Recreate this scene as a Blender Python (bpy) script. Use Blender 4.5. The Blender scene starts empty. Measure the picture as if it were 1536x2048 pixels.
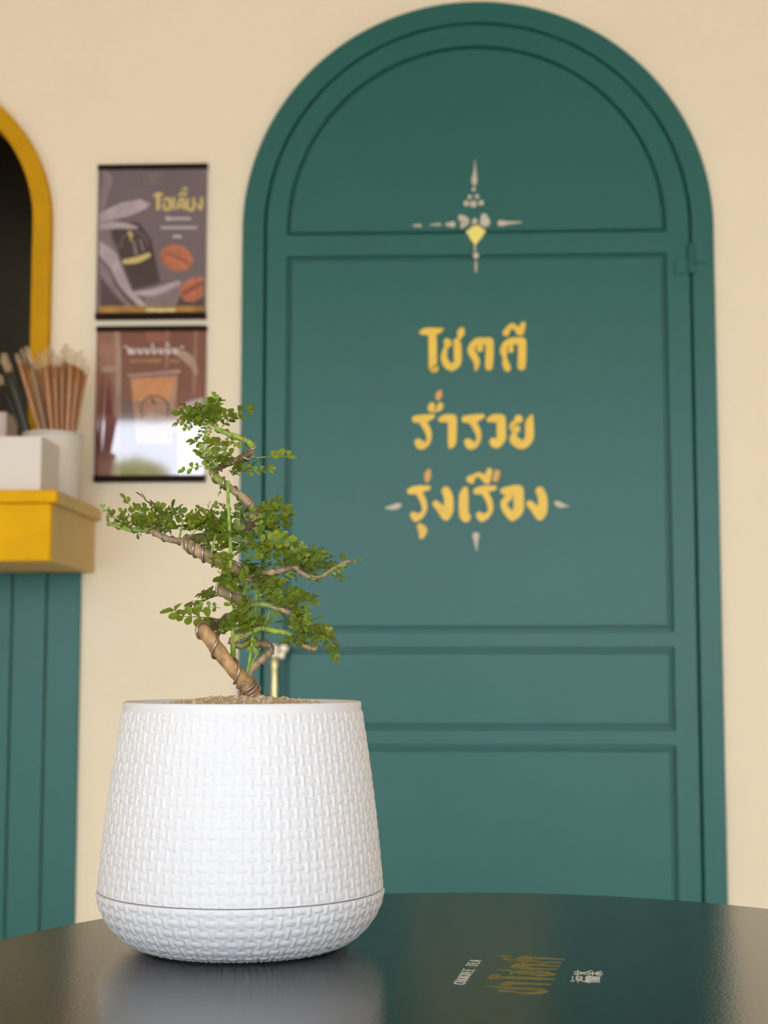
import bpy, bmesh, math, random
from mathutils import Vector, Matrix, noise
random.seed(7)
scene = bpy.context.scene
COL = scene.collection
PI = math.pi

# ------------------------------------------------------------------ camera
FPX = 3100.0                       # focal length in pixels of a 1536 x 2048 frame
NX, NY = 894.0, 1330.0             # vanishing point of the wall normal
PITCH = math.atan((NY - 1024) / FPX)
YAW = math.atan((NX - 768) / FPX * math.cos(PITCH))
TABLE_Z = 0.74
CAM = Vector((0, 0, TABLE_Z + 0.197))
cam_data = bpy.data.cameras.new('camera')
cam_data.sensor_fit = 'HORIZONTAL'
cam_data.sensor_width = 24.0
cam_data.lens = FPX / 1536 * 24.0
cam_data.clip_start = 0.02
cam_data.dof.use_dof = True
cam_data.dof.focus_distance = 1.08
cam_data.dof.aperture_fstop = 9.5
cam = bpy.data.objects.new('camera', cam_data)
COL.objects.link(cam)
cam.location = CAM
cam.rotation_euler = (PI / 2 + PITCH, 0, YAW)
scene.camera = cam

# ------------------------------------------------------------------ daylight: an overcast sky
SKY = 6.0
world = bpy.data.worlds.new('overcast_sky')
scene.world = world
world.use_nodes = True
bg = world.node_tree.nodes['Background']
bg.inputs['Color'].default_value = (0.84, 0.94, 1.06, 1)
bg.inputs['Strength'].default_value = SKY

vs = scene.view_settings
vs.view_transform = 'Standard'
vs.look = 'None'
vs.gamma = 1.0
vs.exposure = 0.0
vs.use_curve_mapping = False
try:
    scene.cycles.use_denoising = True
    scene.cycles.max_bounces = 10
    scene.cycles.diffuse_bounces = 6
except Exception:
    pass

# ------------------------------------------------------------------ helpers
_cp, _sp, _cy, _sy = math.cos(PITCH), math.sin(PITCH), math.cos(YAW), math.sin(YAW)
FW = Vector((-_sy * _cp, _cy * _cp, _sp))
RT = Vector((_cy, _sy, 0))
UP = RT.cross(FW)

def at_y(u, v, Y):
    d = FPX * FW + (u - 768) * RT - (v - 1024) * UP
    return CAM + d * (Y / d.y)

def at_z(u, v, Z):
    d = FPX * FW + (u - 768) * RT - (v - 1024) * UP
    return CAM + d * ((Z - CAM.z) / d.z)

def lin(c):
    return tuple(((x / 255) / 12.92 if x / 255 <= 0.04045 else ((x / 255 + 0.055) / 1.055) ** 2.4) for x in c)

def mat(name, rgb, rough=0.5, var=0.0, scale=20.0, bump=0.0, bscale=200.0, metal=0.0, spec=0.5,
        coat=0.0, coat_rough=0.05, coat_ior=1.5, trans=0.0, sub=0.0, stretch=None, rgb2=None):
    m = bpy.data.materials.new(name)
    m.use_nodes = True
    nt = m.node_tree
    b = nt.nodes['Principled BSDF']
    c = lin(rgb)
    b.inputs['Base Color'].default_value = (*c, 1)
    b.inputs['Roughness'].default_value = rough
    b.inputs['Metallic'].default_value = metal
    b.inputs['Specular IOR Level'].default_value = spec
    b.inputs['Coat Weight'].default_value = coat
    b.inputs['Coat Roughness'].default_value = coat_rough
    b.inputs['Coat IOR'].default_value = coat_ior
    b.inputs['Transmission Weight'].default_value = trans
    if sub:
        b.inputs['Subsurface Weight'].default_value = sub
        b.inputs['Subsurface Radius'].default_value = (0.004, 0.004, 0.004)
    tc = nt.nodes.new('ShaderNodeTexCoord')
    vec = tc.outputs['Object']
    if stretch:
        mp = nt.nodes.new('ShaderNodeMapping')
        mp.inputs['Scale'].default_value = stretch
        nt.links.new(vec, mp.inputs['Vector'])
        vec = mp.outputs['Vector']
    if var or rgb2:
        n = nt.nodes.new('ShaderNodeTexNoise')
        n.inputs['Scale'].default_value = scale
        n.inputs['Detail'].default_value = 5
        nt.links.new(vec, n.inputs['Vector'])
        mx = nt.nodes.new('ShaderNodeMix')
        mx.data_type = 'RGBA'
        c2 = lin(rgb2) if rgb2 else tuple(x * (1 - var) for x in c)
        mx.inputs[6].default_value = (*c, 1)
        mx.inputs[7].default_value = (*c2, 1)
        rmp = nt.nodes.new('ShaderNodeMapRange')
        rmp.inputs['From Min'].default_value = 0.3
        rmp.inputs['From Max'].default_value = 0.7
        nt.links.new(n.outputs['Fac'], rmp.inputs['Value'])
        nt.links.new(rmp.outputs['Result'], mx.inputs[0])
        nt.links.new(mx.outputs[2], b.inputs['Base Color'])
    if bump:
        n2 = nt.nodes.new('ShaderNodeTexNoise')
        n2.inputs['Scale'].default_value = bscale
        n2.inputs['Detail'].default_value = 3
        nt.links.new(vec, n2.inputs['Vector'])
        bp = nt.nodes.new('ShaderNodeBump')
        bp.inputs['Strength'].default_value = bump
        bp.inputs['Distance'].default_value = 0.002
        nt.links.new(n2.outputs['Fac'], bp.inputs['Height'])
        nt.links.new(bp.outputs['Normal'], b.inputs['Normal'])
    return m

def link(name, me, m=None, parent=None, label=None, cat=None, group=None, kind=None, smooth=False):
    o = bpy.data.objects.new(name, me)
    COL.objects.link(o)
    if m is not None and me is not None:
        me.materials.append(m)
    if smooth and me is not None:
        me.polygons.foreach_set('use_smooth', [True] * len(me.polygons))
    if parent is not None:
        o.parent = parent
    return tag(o, label, cat, group, kind)

def tag(o, label=None, cat=None, group=None, kind=None):
    if label: o['label'] = label
    if cat: o['category'] = cat
    if group: o['group'] = group
    if kind: o['kind'] = kind
    return o

def empty(name, loc=(0, 0, 0), **kw):
    o = bpy.data.objects.new(name, None)
    COL.objects.link(o)
    o.location = loc
    o.empty_display_size = 0.05
    return tag(o, **kw)

def bm_mesh(bm, name):
    me = bpy.data.meshes.new(name)
    bmesh.ops.recalc_face_normals(bm, faces=bm.faces)
    bm.to_mesh(me)
    bm.free()
    return me

def box_bm(x0, x1, y0, y1, z0, z1, bev=0.0, seg=2, bm=None):
    b = bmesh.new()
    vs_ = [b.verts.new((x, y, z)) for x in (x0, x1) for y in (y0, y1) for z in (z0, z1)]
    for f in ((0, 1, 3, 2), (4, 6, 7, 5), (0, 4, 5, 1), (2, 3, 7, 6), (0, 2, 6, 4), (1, 5, 7, 3)):
        b.faces.new([vs_[i] for i in f])
    bmesh.ops.recalc_face_normals(b, faces=b.faces)
    if bev:
        bmesh.ops.bevel(b, geom=b.edges[:], offset=bev, segments=seg, profile=0.5, affect='EDGES')
    if bm is not None:
        tmp = bpy.data.meshes.new('tmp')
        b.to_mesh(tmp); b.free()
        bm.from_mesh(tmp)
        bpy.data.meshes.remove(tmp)
        return bm
    return b

def box(name, m, x0, x1, y0, y1, z0, z1, bev=0.0, parent=None, **kw):
    return link(name, bm_mesh(box_bm(x0, x1, y0, y1, z0, z1, bev), name), m, parent, **kw)

def plate_mesh(name, loops, y0, y1, bev=0.0):
    """a flat plate in the XZ plane between depth y0 (front) and y1 (back); loops = outline then holes, as (x, z)"""
    cu = bpy.data.curves.new('tmp_curve', 'CURVE')
    cu.dimensions = '2D'
    cu.fill_mode = 'BOTH'
    cu.extrude = abs(y1 - y0) / 2 - bev
    cu.bevel_depth = bev
    cu.bevel_resolution = 1
    cu.offset = -bev
    for lp in loops:
        s = cu.splines.new('POLY')
        s.points.add(len(lp) - 1)
        for p, (x, z) in zip(s.points, lp):
            p.co = (x, z, 0, 1)
        s.use_cyclic_u = True
    ob = bpy.data.objects.new('tmp_obj', cu)
    COL.objects.link(ob)
    dg = bpy.context.evaluated_depsgraph_get()
    me = bpy.data.meshes.new_from_object(ob.evaluated_get(dg))
    me.name = name
    bpy.data.objects.remove(ob)
    bpy.data.curves.remove(cu)
    me.materials.clear()
    yc = (y0 + y1) / 2
    me.transform(Matrix(((1, 0, 0, 0), (0, 0, -1, yc), (0, 1, 0, 0), (0, 0, 0, 1))))
    return me

def arch(x0, x1, z0, zs, n=64):
    """closed outline: straight sides from z0 to the springing zs, half circle above"""
    r = (x1 - x0) / 2
    cx = (x0 + x1) / 2
    pts = [(x0, z0), (x1, z0)]
    for i in range(n + 1):
        a = PI * i / n
        pts.append((cx + r * math.cos(a), zs + r * math.sin(a)))
    return pts

def rect(x0, x1, z0, z1):
    return [(x0, z0), (x1, z0), (x1, z1), (x0, z1)]

def smooth_path(pts, per=6):
    """Catmull-Rom through tuples of any length"""
    out = []
    n = len(pts)
    for i in range(n - 1):
        p0, p1, p2, p3 = pts[max(i - 1, 0)], pts[i], pts[i + 1], pts[min(i + 2, n - 1)]
        for k in range(per):
            t = k / per
            out.append(tuple(0.5 * (2 * b + (c - a) * t + (2 * a - 5 * b + 4 * c - d) * t * t + (3 * b - a - 3 * c + d) * t ** 3)
                             for a, b, c, d in zip(p0, p1, p2, p3)))
    out.append(tuple(pts[-1]))
    return out

def frames(P):
    """parallel-transport frames along points"""
    T = []
    for i in range(len(P)):
        t = P[min(i + 1, len(P) - 1)] - P[max(i - 1, 0)]
        T.append(t.normalized() if t.length > 1e-12 else Vector((0, 0, 1)))
    n = T[0].orthogonal().normalized()
    out = []
    for i, t in enumerate(T):
        n = (n - t * n.dot(t)).normalized()
        out.append((t, n, t.cross(n)))
    return out

def tube_bm(bm, P, R, sides=8, rough=0.0, cols=None, seed=0.0):
    fr = frames(P)
    layer = bm.verts.layers.float_color.get('tint') if cols else None
    rings = []
    for i, (p, r, (t, n, b)) in enumerate(zip(P, R, fr)):
        ring = []
        for k in range(sides):
            a = 2 * PI * k / sides
            d = n * math.cos(a) + b * math.sin(a)
            rr = r
            if rough:
                rr *= 1 + rough * noise.noise((p + d * r) * 260 + Vector((seed, 0, 0))) + 0.6 * rough * noise.noise((p + d * r) * 700)
            v = bm.verts.new(p + d * rr)
            if cols:
                v[layer] = (*cols[i], 1)
            ring.append(v)
        rings.append(ring)
    for i in range(len(rings) - 1):
        for k in range(sides):
            k2 = (k + 1) % sides
            bm.faces.new((rings[i][k], rings[i][k2], rings[i + 1][k2], rings[i + 1][k]))
    bm.faces.new(rings[0][::-1])
    bm.faces.new(rings[-1])
    return bm

def lathe_mesh(name, prof, n=64, cx=0, cy=0, closed=True):
    """prof: list of (r, z)"""
    bm = bmesh.new()
    rings = []
    for r, z in prof:
        if r < 1e-6:
            rings.append([bm.verts.new((cx, cy, z))])
        else:
            rings.append([bm.verts.new((cx + r * math.cos(2 * PI * k / n), cy + r * math.sin(2 * PI * k / n), z)) for k in range(n)])
    for a, b in zip(rings, rings[1:]):
        for k in range(n):
            k2 = (k + 1) % n
            if len(a) == 1 and len(b) == 1: continue
            if len(a) == 1: bm.faces.new((a[0], b[k], b[k2]))
            elif len(b) == 1: bm.faces.new((a[k], a[k2], b[0]))
            else: bm.faces.new((a[k], a[k2], b[k2], b[k]))
    return bm_mesh(bm, name)

def stroke_bm(bm, pts, to3, nrm, thick, per=5):
    """a flat painted stroke with round ends: pts = (x, y, width in metres) already in plane coordinates"""
    sp = smooth_path(pts, per) if len(pts) > 1 else [pts[0], (pts[0][0] + 1e-5, pts[0][1], pts[0][2])]
    left, right = [], []
    n = len(sp)
    def tang(i):
        a, b = sp[max(i - 1, 0)], sp[min(i + 1, n - 1)]
        d = math.hypot(b[0] - a[0], b[1] - a[1]) or 1e-9
        return (b[0] - a[0]) / d, (b[1] - a[1]) / d
    for i, (x, y, w) in enumerate(sp):
        tx, ty = tang(i)
        w = max(w, 1e-4)
        left.append((x - ty * w / 2, y + tx * w / 2))
        right.append((x + ty * w / 2, y - tx * w / 2))
    def cap(i, sgn):
        x, y, w = sp[i]
        w = max(w, 1e-4)
        tx, ty = tang(i)
        out = []
        for k in range(1, 6):
            a = PI * k / 6
            # from left side over the end to the right side
            ox = -ty * math.cos(a) + sgn * tx * math.sin(a)
            oy = tx * math.cos(a) + sgn * ty * math.sin(a)
            out.append((x + ox * w / 2, y + oy * w / 2))
        return out
    def V(p, h):
        return bm.verts.new(to3(*p) + nrm * h)
    lt = [V(p, thick) for p in left]
    rt = [V(p, thick) for p in right]
    for i in range(n - 1):
        bm.faces.new((lt[i], lt[i + 1], rt[i + 1], rt[i]))
    e = [V(p, thick) for p in cap(n - 1, 1)]
    s = [V(p, thick) for p in cap(0, -1)]
    bm.faces.new([lt[-1]] + e + [rt[-1]])
    bm.faces.new([rt[0]] + s[::-1] + [lt[0]])
    rim = lt + e + rt[::-1] + s[::-1]
    low = [bm.verts.new(v.co - nrm * thick) for v in rim]
    m = len(rim)
    for i in range(m):
        j = (i + 1) % m
        bm.faces.new((rim[i], low[i], low[j], rim[j]))

# ------------------------------------------------------------------ materials
M = {}
M['wall'] = mat('cream_wall_paint', (243, 230, 204), 0.75, var=0.04, scale=1.6, bump=0.05, bscale=180, spec=0.3)
M['ceiling'] = mat('ceiling_wood', (226, 188, 132), 0.7, var=0.1, scale=6, stretch=(1, 12, 1))
M['floor'] = mat('floor_tile', (216, 217, 218), 0.35, var=0.12, scale=3)
M['teal'] = mat('teal_gloss_paint', (30, 99, 93), 0.34, var=0.06, scale=2.2, bump=0.05, bscale=60, spec=0.35)
M['yellow'] = mat('yellow_paint', (236, 180, 2), 0.7, var=0.12, scale=22, bump=0.15, bscale=60, spec=0.2)
M['ochre'] = mat('ochre_paint', (204, 152, 4), 0.7, var=0.12, scale=22, bump=0.15, bscale=60, spec=0.2)
M['cream_shaded'] = mat('cream_paint_shaded', (206, 178, 122), 0.7, var=0.06, scale=12, spec=0.2)  # cream counter sides in shadow: the shade is put into this darker colour
M['gold'] = mat('gold_lettering', (246, 204, 58), 0.4, var=0.12, scale=30)
M['orange'] = mat('amber_lettering', (226, 168, 66), 0.4, var=0.1, scale=30)
M['pale_gold'] = mat('pale_yellow_paint', (250, 232, 122), 0.4, var=0.06, scale=30)
M['silver'] = mat('pale_ornament_paint', (205, 196, 176), 0.45, var=0.1, scale=30)
M['brass'] = mat('pale_brass', (226, 214, 160), 0.3, metal=0.6, var=0.05, scale=40)
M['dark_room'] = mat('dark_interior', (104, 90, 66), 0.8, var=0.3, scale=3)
M['table'] = mat('dark_laminate', (19, 17, 16), 0.1, var=0.25, scale=9, bump=0.09, bscale=420, spec=1.0, stretch=(1, 3, 1))
M['metal_black'] = mat('black_metal', (30, 30, 30), 0.4, metal=0.2, var=0.1)
M['pot'] = mat('white_plastic', (226, 227, 231), 0.5, var=0.015, scale=30, spec=0.3)
M['soil'] = mat('soil', (178, 160, 132), 0.9, rgb2=(222, 208, 182), scale=220, bump=0.5, bscale=400)
M['white_card'] = mat('white_plastic_box', (226, 218, 208), 0.5, var=0.03)
M['pink_card'] = mat('pale_pink_card', (206, 186, 176), 0.6, var=0.03)
M['cup_white'] = mat('white_cup', (222, 214, 204), 0.4, var=0.03)
M['wire'] = mat('bonsai_wire', (176, 158, 142), 0.3, metal=0.75, var=0.15, scale=60)
M['straw'] = mat('brown_straw', (172, 118, 74), 0.35, var=0.12, scale=50)
M['straw_tan'] = mat('tan_straw', (190, 140, 96), 0.35, var=0.12, scale=50)
M['straw_grey'] = mat('grey_straw', (150, 128, 108), 0.35, var=0.12, scale=50)
M['straw_green'] = mat('dark_green_straw', (46, 52, 42), 0.35, var=0.12, scale=50)
M['straw_black'] = mat('black_straw', (26, 26, 28), 0.35, var=0.12, scale=50)

# ------------------------------------------------------------------ the room
XL, XR, YF, YB, ZCEIL = -3.3, 3.3, -3.3, 3.1, 3.0
DX0, DX1 = -0.415, 0.5425            # outer edges of the arched door frame
DZS = 1.823                          # springing of the arch
DCX = (DX0 + DX1) / 2
LX0, LX1 = DX0 + 0.049, DX1 - 0.049  # the leaf
HX1 = -0.8095                        # outer right edge of the yellow hatch frame
HR = 0.336
HZS = 1.842
HX0 = HX1 - 2 * HR
wall = plate_mesh('wall_back', [rect(XL - 0.1, XR + 0.1, 0, ZCEIL),
                                arch(DX0 + 0.02, DX1 - 0.02, 0.01, DZS)[::-1],
                                arch(HX0 + 0.03, HX1 - 0.03, 1.25, HZS)[::-1]], YB, YB + 0.12)
link('wall_back', wall, M['wall'], kind='structure', label='cream painted wall around the arched green door', cat='wall')
box('floor', M['floor'], XL - 0.1, XR + 0.1, YF - 0.12, YB + 0.12, -0.05, 0, kind='structure', label='pale tiled floor under the table', cat='floor')
box('ceiling', M['ceiling'], XL - 0.1, XR + 0.1, YF - 0.12, YB + 0.12, ZCEIL, ZCEIL + 0.05, kind='structure', label='warm wooden ceiling above the room', cat='ceiling')
box('wall_left', M['wall'], XL - 0.1, XL, YF, YB, 0, ZCEIL, kind='structure', label='cream side wall beyond the yellow hatch', cat='wall')
box('wall_right', M['wall'], XR, XR + 0.1, YF, YB, 0, ZCEIL, kind='structure', label='cream side wall facing the yellow hatch', cat='wall')
# shop front behind the viewer: open bays between posts
LINTEL = 2.46
bays = [(-3.2, -2.32), (-2.28, -1.42), (-1.32, -0.1), (0.0, 1.1), (1.2, 2.2), (2.3, 3.2)]
holes = [rect(a, b, 0.03, LINTEL)[::-1] for a, b in bays]
front = plate_mesh('wall_front', [rect(XL - 0.1, XR + 0.1, 0, ZCEIL)] + holes, YF - 0.1, YF)
link('wall_front', front, M['wall'], kind='structure', label='cream shop front wall with tall open window bays', cat='wall')
M['ground'] = mat('paving', (208, 210, 210), 0.8, var=0.2, scale=2)
box('pavement', M['ground'], -14, 14, -24, YF - 0.12, -0.12, -0.04, kind='structure', label='grey paving outside the shop front', cat='pavement')

# room seen through the yellow hatch
kit = empty('wall_hatch_room', (HX0 - 0.2, YB + 0.12, 0), kind='structure', label='dark room behind the yellow arched hatch', cat='room')
def child_box(name, m, a, parent, bev=0.0):
    o = box(name, m, *a, bev=bev)
    o.parent = parent
    o.matrix_parent_inverse = Matrix.Translation(-Vector(parent.location))
    return o
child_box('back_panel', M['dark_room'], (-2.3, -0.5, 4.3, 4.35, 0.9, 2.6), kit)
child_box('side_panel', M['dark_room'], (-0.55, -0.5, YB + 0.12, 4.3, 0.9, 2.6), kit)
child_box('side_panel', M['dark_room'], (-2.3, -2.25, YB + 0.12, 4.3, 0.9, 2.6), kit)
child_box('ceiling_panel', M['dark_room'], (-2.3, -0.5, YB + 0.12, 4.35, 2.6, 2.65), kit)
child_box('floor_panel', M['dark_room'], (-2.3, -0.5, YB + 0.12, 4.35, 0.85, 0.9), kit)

# ------------------------------------------------------------------ arched door and frame
FY = YB - 0.012                      # front of frame and of the leaf
fr = plate_mesh('trim_1', [arch(DX0, DX1, 0, DZS), arch(LX0 - 0.004, LX1 + 0.004, -0.001, DZS)[::-1]], FY, YB + 0.1, bev=0.002)
# the inner outline touches the bottom edge: cut it as one band instead
r_o, r_i = (DX1 - DX0) / 2, (LX1 - LX0) / 2 + 0.004
band = [(DX0, 0)] + [(DCX + r_o * math.cos(PI - PI * i / 72), DZS + r_o * math.sin(PI - PI * i / 72)) for i in range(73)] + [(DX1, 0)]
band += [(DCX + r_i, 0)] + [(DCX + r_i * math.cos(PI * i / 72), DZS + r_i * math.sin(PI * i / 72)) for i in range(73)] + [(DCX - r_i, 0)]
bpy.data.meshes.remove(fr)
fr = plate_mesh('trim_1', [band], FY, YB + 0.1, bev=0.002)
link('trim_1', fr, M['teal'], kind='structure', label='green arched door frame set against cream wall', cat='door frame')

door = empty('door_1', (DCX, FY, 0), kind='structure', label='green arched panelled door with gold lettering and a painted ornament', cat='door')
def dpart(name, me, m, parent=door, **kw):
    o = link(name, me, m, **kw)
    o.parent = parent
    off = Vector(door.location)
    o.matrix_parent_inverse = Matrix.Translation(-off)
    return o
def zpx(v, u=955):
    return at_y(u, v, FY).z
def xpx(u, v=1000):
    return at_y(u, v, FY).x
PX0, PX1 = LX0 + 0.043, LX1 - 0.047   # panel sides
z_arch_lo = zpx(466); z_main_hi = zpx(509); z_main_lo = zpx(1262)
z_mid_hi = zpx(1297); z_mid_lo = zpx(1458); z_low_hi = zpx(1492); z_low_lo = 0.16
rp = (PX1 - PX0) / 2
pcx = (PX0 + PX1) / 2
def arch_panel(g):
    r = rp - g
    pts = [(pcx - r, z_arch_lo + g), (pcx + r, z_arch_lo + g)]
    zs = DZS - 0.001
    return pts + [(pcx + r * math.cos(PI * i / 56), zs + r * math.sin(PI * i / 56)) for i in range(57)]
pan_rects = [(z_main_lo, z_main_hi), (z_mid_lo, z_mid_hi), (z_low_lo, z_low_hi)]
leaf_loops = [arch(LX0, LX1, 0.008, DZS, 72), arch_panel(0)[::-1]] + [rect(PX0, PX1, a, b)[::-1] for a, b in pan_rects]
dpart('door_leaf', plate_mesh('door_leaf', leaf_loops, FY, FY + 0.038, bev=0.0022), M['teal'])
dpart('backing', plate_mesh('backing', [arch(LX0 + 0.01, LX1 - 0.01, 0.02, DZS, 48)], FY + 0.013, FY + 0.032), M['teal'])
G = 0.0075
block_outline = [(LX0 - 0.03, 0)] + [(DCX + (r_i + 0.03) * math.cos(PI - PI * i / 48), DZS + (r_i + 0.03) * math.sin(PI - PI * i / 48)) for i in range(49)] + [(LX1 + 0.03, 0)]  # added board, keeps outside light from leaking round the door leaf
link('gap_light_block', plate_mesh('gap_light_block', [block_outline], YB + 0.1, YB + 0.115), M['dark_room'], kind='structure', label='dark board added to block light through the door gap', cat='light blocker')
dpart('panel', plate_mesh('panel', [arch_panel(G * 0.6)], FY + 0.0015, FY + 0.0135, bev=0.003), M['teal'])
for a, b in pan_rects:
    dpart('panel', plate_mesh('panel', [rect(PX0 + G, PX1 - G, a + G, b - G)], FY + 0.001, FY + 0.0135, bev=0.003), M['teal'])

# hinge
hz = zpx(519, 1378); hx = LX1 + 0.002
hinge = dpart('hinge', lathe_mesh('hinge', [(0, hz - 0.03), (0.0072, hz - 0.03), (0.0082, hz - 0.027), (0.0082, hz + 0.027), (0.0072, hz + 0.03), (0, hz + 0.03)], 20, hx, FY - 0.005), M['teal'], smooth=False)
dpart('hinge_plate', bm_mesh(box_bm(hx + 0.004, hx + 0.033, FY - 0.0065, FY + 0.001, hz - 0.008, hz + 0.022, 0.001), 'hinge_plate'), M['teal'], label='green painted hinge plate')
dpart('hinge_plate', bm_mesh(box_bm(hx - 0.033, hx - 0.004, FY - 0.0065, FY + 0.001, hz - 0.032, hz - 0.002, 0.001), 'hinge_plate'), M['teal'], label='green painted hinge plate')
# lower hinge
hz2 = 0.42
dpart('hinge', lathe_mesh('hinge', [(0, hz2 - 0.03), (0.0082, hz2 - 0.028), (0.0082, hz2 + 0.028), (0, hz2 + 0.03)], 20, hx, FY - 0.005), M['teal'])

# pull handle, mostly behind the planter
hxx = xpx(553, 1330)
def hlathe(prof, x, y):
    return lathe_mesh('handle_part', prof, 20, x, y)
zt = zpx(1316, 553); zb = zt - 0.21
h = dpart('pull_handle', lathe_mesh('pull_handle', [(0, zb), (0.007, zb + 0.002), (0.0078, zb + 0.03), (0.0062, zb + 0.05), (0.0068, zb + 0.1), (0.0072, zt - 0.055), (0.0062, zt - 0.036), (0.0062, zt - 0.026), (0.0075, zt - 0.02), (0.0078, zt - 0.006), (0.0045, zt), (0, zt)], 24, hxx, FY - 0.034), M['brass'], smooth=True, label='pale brass pull handle')
M['glint_white'] = mat('handle_glint_white', (250, 244, 226), 0.25, metal=0.25, var=0.03, scale=40)  # near-white balls paint the blurred glints on the ornate handle top
def ball(name, x, y, z, r, m, parent):
    bm = bmesh.new()
    bmesh.ops.create_icosphere(bm, subdivisions=3, radius=r, matrix=Matrix.Translation((x, y, z)))
    return dpart(name, bm_mesh(bm, name), m, smooth=True)
for k, (u, v, r) in enumerate([(548, 1298, 0.0105), (568, 1297, 0.0095), (563, 1311, 0.008), (549, 1308, 0.008)]):
    p = at_y(u, v, FY - 0.036)
    ball('finial_glint', p.x, p.y, p.z, r, M['glint_white'], h)
for z in (zt - 0.012, zb + 0.02):
    bm = bmesh.new()
    tube_bm(bm, [Vector((hxx, FY - 0.034, z)), Vector((hxx, FY + 0.0005, z))], [0.005, 0.006], 14)
    dpart('handle_mount', bm_mesh(bm, 'handle_mount'), M['brass'], smooth=False)

# ---- painted lettering: strokes in door-plane metres
def letters(name, origin, scale, glyphs, m, plane, thick=0.0012, parent=None, label=None, wscale=1.0):
    """glyphs: list of (material, [stroke, ...]); a stroke lists (x, y, width) in trace units of the given origin and scale"""
    out = []
    for gi, (gm, strokes) in enumerate(glyphs):
        bm = bmesh.new()
        for si, st in enumerate(strokes):
            pts = []
            for x, y, w in st:
                p = at_y(origin[0] + x / scale, origin[1] + y / scale, plane)
                pts.append((p.x, p.z, w / scale * plane / FPX * wscale))
            stroke_bm(bm, pts, lambda a, b: Vector((a, plane, b)), Vector((0, -1, 0)), thick + 0.00008 * si)
        out.append((bm_mesh(bm, name), gm))
    return out
DP = FY                               # letters stand on the panel, a hair proud of the leaf face
g, o_, s_ = M['gold'], M['orange'], M['silver']
ro = lambda dx, k=1.0: [[(115 + dx, 375, 80), (220 + dx, 368, 90), (305 + dx, 342, 50)],
               [(190 + dx, 405, 70), (235 + dx, 470, 76), (262 + dx, 545, 62), (258 + dx, 610, 50), (232 + dx, 655, 55), (190 + dx, 668, 85)],
               [(145 + dx, 630, 85), (168 + dx, 655, 108)]]
ngo = lambda dx: [[(520 + dx, 205, 70), (540 + dx, 260, 72), (540 + dx, 360, 74), (520 + dx, 408, 62)],
                  [(438 + dx, 305, 52), (478 + dx, 345, 66), (515 + dx, 395, 76)]]
ro3 = lambda dx: [[(240 + dx, 207, 52), (290 + dx, 195, 64), (382 + dx, 180, 36)],
                  [(300 + dx, 212, 50), (335 + dx, 270, 50), (350 + dx, 330, 44), (345 + dx, 370, 36), (315 + dx, 405, 50)],
                  [(262 + dx, 395, 52), (284 + dx, 413, 70)]]
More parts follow.
